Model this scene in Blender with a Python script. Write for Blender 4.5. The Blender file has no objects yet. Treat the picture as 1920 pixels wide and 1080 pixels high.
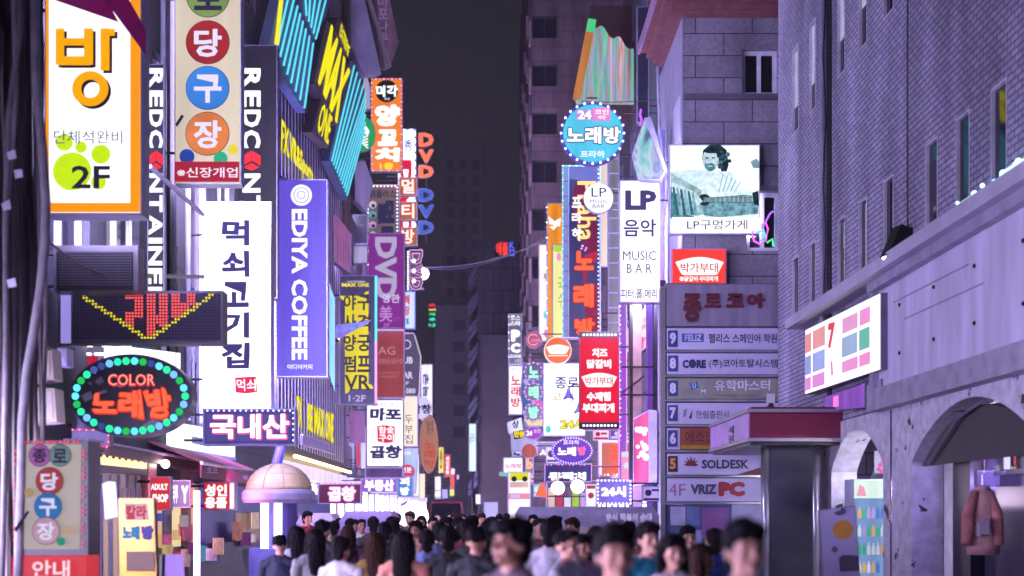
import bpy, bmesh, math, random
from mathutils import Vector, Matrix, noise
R = math.radians
random.seed(7)
SC = bpy.context.scene
COL = SC.collection
# ------------------------------------------------------------------ camera, sky, light, exposure
FPX, VX, VY, CH = 2400.0, 926.0, 965.0, 1.6      # focal length and vanishing point in photo pixels, eye height
cd = bpy.data.cameras.new('camera'); cam = bpy.data.objects.new('camera', cd); COL.objects.link(cam)
cam.location = (0, 0, CH); cam.rotation_euler = (R(90), 0, 0)
cd.sensor_width = 36; cd.lens = 36 * FPX / 1920
cd.shift_x = (960 - VX) / 1920; cd.shift_y = (VY - 540) / 1920
cd.clip_start = .1; cd.clip_end = 1500
cd.dof.use_dof = True; cd.dof.focus_distance = 27; cd.dof.aperture_fstop = (cd.lens / 1000) / .043
SC.camera = cam
W = bpy.data.worlds.new('World'); SC.world = W; W.use_nodes = True
wn = W.node_tree; bg = wn.nodes['Background']
sky = wn.nodes.new('ShaderNodeTexSky'); sky.sky_type = 'NISHITA'; sky.sun_disc = False
sky.sun_elevation = R(-4); sky.sun_rotation = R(200)
mx = wn.nodes.new('ShaderNodeMixRGB'); mx.blend_type = 'ADD'; mx.inputs[0].default_value = 1
glow = wn.nodes.new('ShaderNodeMixRGB'); glow.blend_type = 'MULTIPLY'; glow.inputs[0].default_value = 1
mx.inputs[2].default_value = (.036, .035, .051, 1)           # city glow on the night sky
wn.links.new(sky.outputs[0], mx.inputs[1]); wn.links.new(mx.outputs[0], bg.inputs[0])
bg.inputs[1].default_value = .10
SC.view_settings.view_transform = 'Standard'; SC.view_settings.look = 'None'
SC.view_settings.exposure = 1.6; SC.view_settings.gamma = 1
try:
    SC.cycles.use_denoising = True; SC.cycles.max_bounces = 6; SC.cycles.use_light_tree = True
    SC.cycles.sample_clamp_indirect = 3.0; SC.cycles.caustics_reflective = False; SC.cycles.caustics_refractive = False
except Exception: pass
# ------------------------------------------------------------------ materials
def lin(h):
    if isinstance(h, str):
        h = h.lstrip('#'); c = [int(h[i:i + 2], 16) / 255 for i in (0, 2, 4)]
    else: c = h
    return tuple(x / 12.92 if x <= .04045 else ((x + .055) / 1.055) ** 2.4 for x in c) + (1,)
_mats = {}
def M(h, e=0, rough=.55, metal=0, var=.25, scale=3, bump=0, lamp=False, alpha=1, stretch=(1, 1, 1), spec=.5):
    """procedural painted / metal / lit material; e = light given off"""
    k = (str(h), e, rough, metal, var, scale, bump, lamp, alpha, stretch, spec)
    if k in _mats: return _mats[k]
    m = bpy.data.materials.new('mat_%d' % len(_mats)); m.use_nodes = True; _mats[k] = m
    nt = m.node_tree; b = nt.nodes['Principled BSDF']; c = lin(h)
    tc = nt.nodes.new('ShaderNodeTexCoord'); mp = nt.nodes.new('ShaderNodeMapping'); mp.inputs['Scale'].default_value = stretch
    nz = nt.nodes.new('ShaderNodeTexNoise'); nz.inputs['Scale'].default_value = scale; nz.inputs['Detail'].default_value = 5
    nt.links.new(tc.outputs['Object'], mp.inputs[0]); nt.links.new(mp.outputs[0], nz.inputs['Vector'])
    rp = nt.nodes.new('ShaderNodeMapRange'); rp.inputs[1].default_value = .3; rp.inputs[2].default_value = .7
    rp.inputs[3].default_value = 1 - var; rp.inputs[4].default_value = 1 + var * .4
    nt.links.new(nz.outputs['Fac'], rp.inputs[0])
    mu = nt.nodes.new('ShaderNodeMixRGB'); mu.blend_type = 'MULTIPLY'; mu.inputs[0].default_value = 1
    mu.inputs[1].default_value = c; nt.links.new(rp.outputs[0], mu.inputs[2])
    b.inputs['Roughness'].default_value = rough; b.inputs['Metallic'].default_value = metal
    b.inputs['Specular IOR Level'].default_value = spec
    if e:
        b.inputs['Base Color'].default_value = tuple(x * .05 for x in c[:3]) + (1,)
        nt.links.new(mu.outputs[0], b.inputs['Emission Color']); b.inputs['Emission Strength'].default_value = e
        b.inputs['Specular IOR Level'].default_value = min(spec, .08); b.inputs['Roughness'].default_value = max(rough, .35)
        m.cycles.emission_sampling = 'AUTO' if lamp else 'NONE'
    else: nt.links.new(mu.outputs[0], b.inputs['Base Color'])
    if alpha < 1: b.inputs['Alpha'].default_value = alpha
    if bump:
        bp = nt.nodes.new('ShaderNodeBump'); bp.inputs['Strength'].default_value = bump; bp.inputs['Distance'].default_value = .02
        nt.links.new(nz.outputs['Fac'], bp.inputs['Height']); nt.links.new(bp.outputs[0], b.inputs['Normal'])
    return m
EK = 2 ** -1.6                                                           # signs are shown near full scale at this exposure
def L(h, e=1.0, var=.06): return M(h, e * EK, .6, 0, var, 1.2, spec=0)              # lit print / lit letters
def P_(h, e=1.0, var=.17):                                               # lit panel that lights the street
    m = M(h, e * EK, .35, 0, var, .9, lamp=True, stretch=(3.2, 3.2, .3)); m['glow'] = list(lin(h)[:3]); return m
def back_fill_glow(c, y):
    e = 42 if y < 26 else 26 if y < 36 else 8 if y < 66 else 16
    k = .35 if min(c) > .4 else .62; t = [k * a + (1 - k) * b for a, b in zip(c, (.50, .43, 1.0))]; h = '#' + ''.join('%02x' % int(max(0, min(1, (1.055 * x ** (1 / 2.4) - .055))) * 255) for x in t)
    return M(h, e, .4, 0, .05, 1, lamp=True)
def bricks(axis, c1, c2, cm, bw=.215, bh=.068, mortar=.008, rough=.8, bump=.5, var=1):
    k = ('brick', axis, c1, c2, cm, bw, bh)
    if k in _mats: return _mats[k]
    m = bpy.data.materials.new('mat_brick_%d' % len(_mats)); m.use_nodes = True; _mats[k] = m
    nt = m.node_tree; b = nt.nodes['Principled BSDF']
    tc = nt.nodes.new('ShaderNodeTexCoord'); sp = nt.nodes.new('ShaderNodeSeparateXYZ'); cb = nt.nodes.new('ShaderNodeCombineXYZ')
    nt.links.new(tc.outputs['Object'], sp.inputs[0])
    nt.links.new(sp.outputs[0 if axis == 'x' else 1], cb.inputs[0]); nt.links.new(sp.outputs[2], cb.inputs[1])
    br = nt.nodes.new('ShaderNodeTexBrick'); nt.links.new(cb.outputs[0], br.inputs['Vector'])
    br.inputs['Color1'].default_value = lin(c1); br.inputs['Color2'].default_value = lin(c2); br.inputs['Mortar'].default_value = lin(cm)
    br.inputs['Scale'].default_value = 1; br.inputs['Mortar Size'].default_value = mortar; br.inputs['Mortar Smooth'].default_value = .1
    br.inputs['Brick Width'].default_value = bw; br.inputs['Row Height'].default_value = bh; br.inputs['Bias'].default_value = 0
    nz = nt.nodes.new('ShaderNodeTexNoise'); nz.inputs['Scale'].default_value = .5; nz.inputs['Detail'].default_value = 8
    nt.links.new(tc.outputs['Object'], nz.inputs['Vector'])
    rp = nt.nodes.new('ShaderNodeMapRange'); rp.inputs[1].default_value = .3; rp.inputs[2].default_value = .7
    rp.inputs[3].default_value = .72; rp.inputs[4].default_value = 1.15; nt.links.new(nz.outputs['Fac'], rp.inputs[0])
    mu = nt.nodes.new('ShaderNodeMixRGB'); mu.blend_type = 'MULTIPLY'; mu.inputs[0].default_value = var
    nt.links.new(br.outputs['Color'], mu.inputs[1]); nt.links.new(rp.outputs[0], mu.inputs[2]); nt.links.new(mu.outputs[0], b.inputs['Base Color'])
    mp = nt.nodes.new('ShaderNodeMapping'); mp.inputs['Scale'].default_value = (1.3, 1.3, .14); nt.links.new(tc.outputs['Object'], mp.inputs[0])   # rain streaks and soot
    n2 = nt.nodes.new('ShaderNodeTexNoise'); n2.inputs['Scale'].default_value = 1; n2.inputs['Detail'].default_value = 6; nt.links.new(mp.outputs[0], n2.inputs['Vector'])
    r2 = nt.nodes.new('ShaderNodeMapRange'); r2.inputs[1].default_value = .38; r2.inputs[2].default_value = .62; r2.inputs[3].default_value = .78; r2.inputs[4].default_value = 1.16; nt.links.new(n2.outputs['Fac'], r2.inputs[0])
    n3 = nt.nodes.new('ShaderNodeTexNoise'); n3.inputs['Scale'].default_value = 14; n3.inputs['Detail'].default_value = 3; nt.links.new(tc.outputs['Object'], n3.inputs['Vector'])
    r3 = nt.nodes.new('ShaderNodeMapRange'); r3.inputs[1].default_value = .3; r3.inputs[2].default_value = .7; r3.inputs[3].default_value = .84; r3.inputs[4].default_value = 1.2; nt.links.new(n3.outputs['Fac'], r3.inputs[0])
    mu2 = nt.nodes.new('ShaderNodeMixRGB'); mu2.blend_type = 'MULTIPLY'; mu2.inputs[0].default_value = 1; nt.links.new(mu.outputs[0], mu2.inputs[1]); nt.links.new(r2.outputs[0], mu2.inputs[2])
    mu3 = nt.nodes.new('ShaderNodeMixRGB'); mu3.blend_type = 'MULTIPLY'; mu3.inputs[0].default_value = 1; nt.links.new(mu2.outputs[0], mu3.inputs[1]); nt.links.new(r3.outputs[0], mu3.inputs[2]); nt.links.new(mu3.outputs[0], b.inputs['Base Color'])
    bp = nt.nodes.new('ShaderNodeBump'); bp.inputs['Strength'].default_value = bump; bp.inputs['Distance'].default_value = .01; bp.invert = True
    nt.links.new(br.outputs['Fac'], bp.inputs['Height']); nt.links.new(bp.outputs[0], b.inputs['Normal'])
    b.inputs['Roughness'].default_value = rough
    return m
GLASS = M('#14131c', 0, .06, 0, .1, 2, spec=.9)
DARK = M('#1d1b24', 0, .45); STEEL = M('#8a8896', 0, .35, .7); METAL = M('#b9b7c6', 0, .3, .8, .15)
GREYP = M('#77738a', 0, .5); BLACK = M('#0d0c12', 0, .4); LILAC = M('#a9a4c8', 0, .45)
# ------------------------------------------------------------------ mesh building
class MB:
    def __init__(s): s.v = []; s.f = []
    def add(s, vs, fs):
        n = len(s.v); s.v += [Vector(v) for v in vs]; s.f += [tuple(i + n for i in f) for f in fs]; return s
    def prism(s, ring0, ring1, caps=True):
        n = len(ring0); vs = list(ring0) + list(ring1)
        fs = [(i, (i + 1) % n, n + (i + 1) % n, n + i) for i in range(n)]
        if caps: fs += [tuple(range(n - 1, -1, -1)), tuple(range(n, 2 * n))]
        return s.add(vs, fs)
    def box(s, x0, y0, z0, x1, y1, z1):
        return s.prism([(x0, y0, z0), (x1, y0, z0), (x1, y1, z0), (x0, y1, z0)], [(x0, y0, z1), (x1, y0, z1), (x1, y1, z1), (x0, y1, z1)])
    def tube(s, pts, r, n=6):
        pts = [Vector(p) for p in pts]; rings = []
        for i, p in enumerate(pts):
            d = (pts[min(i + 1, len(pts) - 1)] - pts[max(i - 1, 0)]).normalized()
            a = d.cross(Vector((0, 0, 1)) if abs(d.z) < .9 else Vector((1, 0, 0))).normalized(); c = d.cross(a)
            rr = r[i] if isinstance(r, (list, tuple)) else r
            rings.append([p + (a * math.cos(2 * math.pi * k / n) + c * math.sin(2 * math.pi * k / n)) * rr for k in range(n)])
        base = len(s.v); s.v += [v for g in rings for v in g]
        for i in range(len(rings) - 1):
            for k in range(n):
                s.f.append((base + i * n + k, base + i * n + (k + 1) % n, base + (i + 1) * n + (k + 1) % n, base + (i + 1) * n + k))
        s.f += [tuple(base + k for k in range(n - 1, -1, -1)), tuple(base + (len(rings) - 1) * n + k for k in range(n))]
        return s
    def ball(s, c, rx, ry=None, rz=None, n=12, m=8):
        c = Vector(c); ry = rx if ry is None else ry; rz = rx if rz is None else rz
        vs = [c + Vector((0, 0, rz))]
        for j in range(1, m):
            t = math.pi * j / m
            vs += [c + Vector((rx * math.sin(t) * math.cos(2 * math.pi * k / n), ry * math.sin(t) * math.sin(2 * math.pi * k / n), rz * math.cos(t))) for k in range(n)]
        vs.append(c - Vector((0, 0, rz))); fs = []
        for k in range(n): fs.append((0, 1 + k, 1 + (k + 1) % n))
        for j in range(m - 2):
            for k in range(n): fs.append((1 + j * n + k, 1 + (j + 1) * n + k, 1 + (j + 1) * n + (k + 1) % n, 1 + j * n + (k + 1) % n))
        e = len(vs) - 1
        for k in range(n): fs.append((e, 1 + (m - 2) * n + (k + 1) % n, 1 + (m - 2) * n + k))
        return s.add(vs, fs)
    def cap(s, p0, r0, p1, r1, n=10):          # tapered limb with round ends
        p0, p1 = Vector(p0), Vector(p1); s.ball(p0, r0, n=n); s.ball(p1, r1, n=n); return s.tube([p0, p1], [r0, r1], n)
    def mesh(s, name, off=Vector((0, 0, 0)), smooth=False):
        me = bpy.data.meshes.new(name); me.from_pydata([tuple(v - off) for v in s.v], [], s.f); me.update()
        if smooth: me.polygons.foreach_set('use_smooth', [True] * len(me.polygons))
        return me
class Fr:
    """a plane in the street: origin, right, up, outward normal"""
    def __init__(s, o, u, v=(0, 0, 1)):
        s.o = Vector(o); s.u = Vector(u).normalized(); s.v = Vector(v).normalized(); s.n = s.u.cross(s.v)
    def px(s, x, y):
        d = Vector(((x - VX) / FPX, 1, (VY - y) / FPX)); c = Vector((0, 0, CH))
        t = (s.o - c).dot(s.n) / d.dot(s.n); q = c + d * t - s.o
        return (q.dot(s.u), q.dot(s.v))
    def at(s, a, b, w=0): return s.o + s.u * a + s.v * b + s.n * w
def facing(Y): return Fr((0, Y, 0), (1, 0, 0))
def lwall(X): return Fr((X, 0, 0), (0, 1, 0))
def rwall(X): return Fr((X, 0, 0), (0, -1, 0))
def turned(x, Y, deg, tilt=0):     # plane through the point of pixel column x at distance Y, turned about the vertical, rolled by tilt
    a = R(deg); u = Vector((math.cos(a), math.sin(a), 0)); v = Vector((0, 0, 1))
    if tilt: q = Matrix.Rotation(R(tilt), 3, u.cross(v)); u = q @ u; v = q @ v
    return Fr(((x - VX) * Y / FPX, Y, 0), u, v)
def W3(x, y, Y): return Vector(((x - VX) * Y / FPX, Y, CH + (VY - y) * Y / FPX))
# ------------------------------------------------------------------ text
_txt = {}
def glyphs(s, bold=.0):
    k = (s, bold)
    if k in _txt: return _txt[k]
    c = bpy.data.curves.new('t', 'FONT'); c.body = s; c.size = 1; c.resolution_u = 2; c.offset = min(bold, .022)
    o = bpy.data.objects.new('t', c); COL.objects.link(o)
    me = bpy.data.meshes.new_from_object(o)
    v = [(p.co.x, p.co.y) for p in me.vertices]; f = [tuple(p.vertices) for p in me.polygons]
    bpy.data.objects.remove(o); bpy.data.curves.remove(c); bpy.data.meshes.remove(me)
    lay = [0] * len(v)
    if bold > .022 and v:
        r = (bold - .018); v0, f0 = list(v), list(f)
        for q in range(8):
            a = 2 * math.pi * q / 8; n = len(v)
            v += [(x + r * math.cos(a), y + r * math.sin(a)) for x, y in v0]; f += [tuple(i + n for i in t) for t in f0]; lay += [q + 1] * len(v0)
    if not v: v = [(0, 0), (.1, 0), (0, .1)]; f = [(0, 1, 2)]; lay = [0] * 3
    xs = [p[0] for p in v]; ys = [p[1] for p in v]
    _txt[k] = (v, f, (min(xs), min(ys), max(xs), max(ys)), lay); return _txt[k]
def put_text(mb, fr, s, quad, bold, rot, w, d, wob=0):
    """fit the glyphs' bounding box to a quad (TL, TR, BR, BL) of plane coordinates; rot=90 reads top to bottom"""
    v, f, (x0, y0, x1, y1), lay = glyphs(s, bold); TL, TR, BR, BL = [Vector(q) for q in quad]
    out = []
    for x, y in v:
        a = (x - x0) / max(x1 - x0, 1e-6); b = (y1 - y) / max(y1 - y0, 1e-6)
        if rot == 90: a, b = 1 - b, a
        elif rot == -90: a, b = b, 1 - a
        if wob:
            q = noise.noise_vector(Vector((x * 3.1, y * 3.1, wob * 9))); a += q.x * .05; b += q.y * .05
        out.append((TL * (1 - a) + TR * a) * (1 - b) + (BL * (1 - a) + BR * a) * b)
    if d <= 0:
        mb.add([fr.at(p.x, p.y, w + lay[i] * .0004) for i, p in enumerate(out)], f); return
    n = len(out); cnt = {}
    for t in f:
        for i in range(len(t)):
            e = (t[i], t[(i + 1) % len(t)]); k = (min(e), max(e)); cnt[k] = None if k in cnt else e
    fs = list(f) + [(e[0], e[0] + n, e[1] + n, e[1]) for e in cnt.values() if e]
    mb.add([fr.at(p.x, p.y, w + d + lay[i] * .0004) for i, p in enumerate(out)] + [fr.at(p.x, p.y, w) for p in out], fs)
# ------------------------------------------------------------------ things
def empty(name, loc):
    o = bpy.data.objects.new(name, None); o.empty_display_size = .2; COL.objects.link(o); o.location = loc; return o
def ell(cx, cy, rx, ry=None, n=40, a0=0, a1=360):
    ry = rx if ry is None else ry
    return [(cx + rx * math.cos(R(a0 + (a1 - a0) * k / n)), cy - ry * math.sin(R(a0 + (a1 - a0) * k / n))) for k in range(n + (a1 - a0 != 360))]
def rect(x0, y0, x1, y1): return [(x0, y0), (x1, y0), (x1, y1), (x0, y1)]
def rrect(x0, y0, x1, y1, r, n=5):
    p = []
    for cx, cy, a in ((x1 - r, y0 + r, 90), (x0 + r, y0 + r, 180), (x0 + r, y1 - r, 270), (x1 - r, y1 - r, 0)):
        p += ell(cx, cy, r, r, n, a, a + 90)
    return p
class Thing:
    def __init__(s, name, label, cat, base, fr=None, group=None):
        s.root = empty(name, base); s.root['label'] = label; s.root['category'] = cat; s.off = Vector(base); s.fr = fr
        if group: s.root['group'] = group
        s.face = None; s.k = 0
    def part(s, name, mb, mat, parent=None, label=None, kind=None, smooth=False):
        o = bpy.data.objects.new(name, mb.mesh(name, s.off, smooth) if isinstance(mb, MB) else mb); COL.objects.link(o)
        o.parent = parent or s.root; o.data.materials.append(mat)
        if label: o['label'] = label
        if kind: o['kind'] = kind
        return o
    def q(s, pts, w, fr=None):
        fr = fr or s.fr; return [fr.at(*fr.px(*p), w) for p in pts]
    def slab(s, name, pts, mat, w0=-.2, w1=0., parent=None, **k):
        return s.part(name, MB().prism(s.q(pts, w0), s.q(pts, w1)), mat, parent, **k)
    def lift(s): s.k += 1; return .004 + .004 * s.k
    def flat(s, name, pts, mat, parent=None, w=None):
        w = s.lift() if w is None else w
        p = s.q(pts, w); return s.part(name, MB().add(p, [tuple(range(len(p)))]), mat, parent or s.face)
    def text(s, t, r, mat, bold=.012, rot=0, d=0, w=None, parent=None, name='lettering', quad=None, wob=0):
        w = s.lift() if w is None else w; mb = MB()
        pts = quad or [(r[0], r[1]), (r[2], r[1]), (r[2], r[3]), (r[0], r[3])]
        put_text(mb, s.fr, t, [s.fr.px(*p) for p in pts], bold, rot, w, d, wob)
        return s.part(name, mb, mat, parent or s.face)
    def vtext(s, t, r, mat, bold=.012, gap=.12, rot=0, d=0, w=None, parent=None, name='lettering', wob=0):
        w = s.lift() if w is None else w; mb = MB(); x0, y0, x1, y1 = r; h = (y1 - y0) / len(t)
        for i, ch in enumerate(t):
            a, b = y0 + i * h, y0 + (i + 1 - gap) * h
            put_text(mb, s.fr, ch, [s.fr.px(*p) for p in rect(x0, a, x1, b)], bold, rot, w, d, wob + i if wob else 0)
        return s.part(name, mb, mat, parent or s.face)
    def bulbs(s, pts, n, r, mats, closed=False, w=.01, name='bulb', parent=None, flat=.6):
        P = [Vector(p) for p in pts]; P = P + [P[0]] if closed else P
        ln = [(P[i + 1] - P[i]).length for i in range(len(P) - 1)]; tot = sum(ln)
        fr = s.fr; a0 = Vector(fr.px(*P[0])); a1 = Vector(fr.px(P[0].x + 1, P[0].y)); u = (a1 - a0).length
        cache = {}
        for k in range(n):
            t = tot * (k if closed else k + .5) / n; i = 0
            while i < len(ln) - 1 and t > ln[i]: t -= ln[i]; i += 1
            p = P[i].lerp(P[i + 1], t / max(ln[i], 1e-6)); mt = mats[k % len(mats)]
            if mt is None: continue
            if mt.name not in cache:
                me = MB().ball((0, 0, 0), r * u, r * u, r * u, 8, 6).mesh(name, smooth=True); me.materials.append(mt); cache[mt.name] = me
            o = bpy.data.objects.new(name, cache[mt.name]); COL.objects.link(o); o.parent = parent or s.root
            o.location = fr.at(*fr.px(p.x, p.y), w) - s.off
    def arms(s, x_to, ys, x_from, w=-.15, r=.025, mat=None, name='bracket'):
        for y in ys:
            a = s.fr.at(*s.fr.px(x_from, y), w); b = Vector((x_to, a.y, a.z))
            s.part(name, MB().tube([a, b], r), mat or DARK)
def base_of(fr, pts, w=-.1):
    ps = [fr.at(*fr.px(*p), w) for p in pts]; c = sum(ps, Vector()) / len(ps); c.z = min(p.z for p in ps); return c
def sign(label, fr, pts, face, name='box_sign', cat='sign', t=.28, body=None, frame=2, side_to=None, face_pts=None, group=None, facename='face_panel'):
    if len(pts) == 4 and not isinstance(pts[0], (tuple, list)): pts = rect(*pts)
    T = Thing(name, label, cat, base_of(fr, pts, -t / 2), fr, group)
    T.slab('casing', pts, body or GREYP, -t, 0)
    fp = face_pts
    if fp is None:
        cx = sum(p[0] for p in pts) / len(pts); cy = sum(p[1] for p in pts) / len(pts)
        wx = max(abs(p[0] - cx) for p in pts); wy = max(abs(p[1] - cy) for p in pts)
        fp = [(cx + (p[0] - cx) * (1 - frame / wx), cy + (p[1] - cy) * (1 - frame / wy)) for p in pts]
    if face is not None:
        T.face = T.slab(facename, fp, face, .001, .004)
        if face.get('glow') and t >= .1 and fr.v.z > .9 and abs(fr.n.x) < .9:      # unseen rear faces, added far brighter than the fronts to light the street
            T.slab('rear_fill', fp, back_fill_glow(face['glow'], fr.o.y), -t - .004, -t - .001)
    if side_to is not None:
        ys = [p[1] for p in pts]; xs = [p[0] for p in pts]; h = max(ys) - min(ys)
        xf = min(xs) + 1 if side_to < 0 else max(xs) - 1
        T.arms(side_to, (min(ys) + h * .15, max(ys) - h * .15), xf, -t / 2)
    return T
def structure(name, mb, mat, smooth=False, kind='structure'):
    o = bpy.data.objects.new(name, mb.mesh(name, smooth=smooth)); COL.objects.link(o); o.data.materials.append(mat); o['kind'] = kind; return o
def holed(fr, R0, holes, d=.18, D=6.0):
    """wall panel with openings (plane coordinates), reveals d deep, solid core behind to depth D"""
    a0, b0, a1, b1 = R0; mb = MB()
    us = sorted({a0, a1} | {h[0] for h in holes} | {h[2] for h in holes}); vs = sorted({b0, b1} | {h[1] for h in holes} | {h[3] for h in holes})
    us = [u for u in us if a0 <= u <= a1]; vs = [v for v in vs if b0 <= v <= b1]
    for i in range(len(us) - 1):
        for j in range(len(vs) - 1):
            cu, cv = (us[i] + us[i + 1]) / 2, (vs[j] + vs[j + 1]) / 2
            if any(h[0] < cu < h[2] and h[1] < cv < h[3] for h in holes): continue
            mb.add([fr.at(us[i], vs[j]), fr.at(us[i + 1], vs[j]), fr.at(us[i + 1], vs[j + 1]), fr.at(us[i], vs[j + 1])], [(0, 1, 2, 3)])
    for h in holes:
        f = [fr.at(h[0], h[1]), fr.at(h[2], h[1]), fr.at(h[2], h[3]), fr.at(h[0], h[3])]
        g = [fr.at(h[0], h[1], -d), fr.at(h[2], h[1], -d), fr.at(h[2], h[3], -d), fr.at(h[0], h[3], -d)]
        mb.prism(g, f, caps=False)
    f = [fr.at(a0, b0), fr.at(a1, b0), fr.at(a1, b1), fr.at(a0, b1)]; g = [fr.at(a0, b0, -D), fr.at(a1, b0, -D), fr.at(a1, b1, -D), fr.at(a0, b1, -D)]
    mb.prism(g, f, caps=False); mb.add(g, [(3, 2, 1, 0)])
    mb.add([fr.at(a0, b0, -d - .03), fr.at(a1, b0, -d - .03), fr.at(a1, b1, -d - .03), fr.at(a0, b1, -d - .03)], [(0, 1, 2, 3)])
    return mb
def windows(T, fr, holes, glass=GLASS, frame=None, d=.18, fw=.05, mull=True):
    frame = frame or STEEL
    for h in holes:
        g = glass(h) if callable(glass) else glass
        p = lambda a, b, w: fr.at(a, b, w)
        o = T.part('window', MB().prism([p(h[0], h[1], -d + .0), p(h[2], h[1], -d), p(h[2], h[3], -d), p(h[0], h[3], -d)], [p(h[0], h[1], -d + .02), p(h[2], h[1], -d + .02), p(h[2], h[3], -d + .02), p(h[0], h[3], -d + .02)]), g)
        if frame == 'none': continue
        mb = MB(); bars = [(h[0], h[1], h[0] + fw, h[3]), (h[2] - fw, h[1], h[2], h[3]), (h[0] + fw, h[1], h[2] - fw, h[1] + fw), (h[0] + fw, h[3] - fw, h[2] - fw, h[3])]
        if mull: c = (h[0] + h[2]) / 2; bars.append((c - fw / 2, h[1] + fw, c + fw / 2, h[3] - fw))
        for b in bars:
            mb.prism([p(b[0], b[1], -d + .022), p(b[2], b[1], -d + .022), p(b[2], b[3], -d + .022), p(b[0], b[3], -d + .022)], [p(b[0], b[1], -d + .07), p(b[2], b[1], -d + .07), p(b[2], b[3], -d + .07), p(b[0], b[3], -d + .07)])
        T.part('frame', mb, frame, o)
def hole_px(fr, x0, y0, x1, y1):
    a = fr.px(x0, y0); b = fr.px(x1, y1); return (min(a[0], b[0]), min(a[1], b[1]), max(a[0], b[0]), max(a[1], b[1]))
# ------------------------------------------------------------------ figure shapes (placed at the end)
SKIN = [M('#d29c8a', 0, .5, 0, .12, 6), M('#d8a692', 0, .5, 0, .12, 6), M('#bd8874', 0, .5, 0, .12, 6)]
def rumple(me, amp, f, st=(1, 1, 1), seed=0):
    me.update()
    for v in me.vertices:
        c = v.co; v.co = c + v.normal * amp * noise.fractal(Vector((c.x * f * st[0] + seed, c.y * f * st[1], c.z * f * st[2])), .8, 2.0, 3)
    return me
def remesh(mb, vox, smooth=4):
    me = mb.mesh('tmp'); o = bpy.data.objects.new('tmp', me); COL.objects.link(o)
    r = o.modifiers.new('r', 'REMESH'); r.mode = 'VOXEL'; r.voxel_size = vox
    s = o.modifiers.new('s', 'SMOOTH'); s.iterations = smooth; s.factor = .5
    vl = bpy.context.view_layer; dg = bpy.context.evaluated_depsgraph_get(); dg.update(); out = bpy.data.meshes.new_from_object(o.evaluated_get(dg))
    bpy.data.objects.remove(o); bpy.data.meshes.remove(me); out.polygons.foreach_set('use_smooth', [True] * len(out.polygons)); return out
def arm_pts(s, pose):
    sh = Vector((s * .2, .0, 1.37))
    if pose == 'down': return sh, Vector((s * .235, .03, 1.09)), Vector((s * .235, -.06, .85)), Vector((0, -.25, -1))
    if pose == 'bent': return sh, Vector((s * .225, .02, 1.1)), Vector((s * .13, -.22, 1.16)), Vector((-s * .4, -.8, .5))
    return sh, Vector((s * .3, -.12, 1.22)), Vector((s * .2, -.3, 1.42)), Vector((-s * .2, -.4, 1))
def hand(mb, w, d, s):
    d = d.normalized(); side = Vector((0, 1, 0)).cross(d); side = side.normalized() if side.length > .1 else Vector((1, 0, 0)); nrm = d.cross(side)
    pc = w + d * .045; mb.cap(w, .026, pc + d * .02, .03, 8)
    for k, (ln, of) in enumerate(((.068, -.030), (.078, -.010), (.072, .010), (.056, .028))):
        a = w + d * .075 + side * of; b = a + d * ln * .55 + nrm * s * .006; c = b + d * ln * .42 + nrm * s * .022; mb.cap(a, .0105, b, .0095, 6); mb.cap(b, .0095, c, .008, 6)
    a = w + d * .03 + side * -.03; b = a + side * -.03 + d * .03; mb.cap(a, .014, b, .011, 6); mb.cap(b, .011, b + d * .03 + side * -.004, .009, 6)
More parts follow.
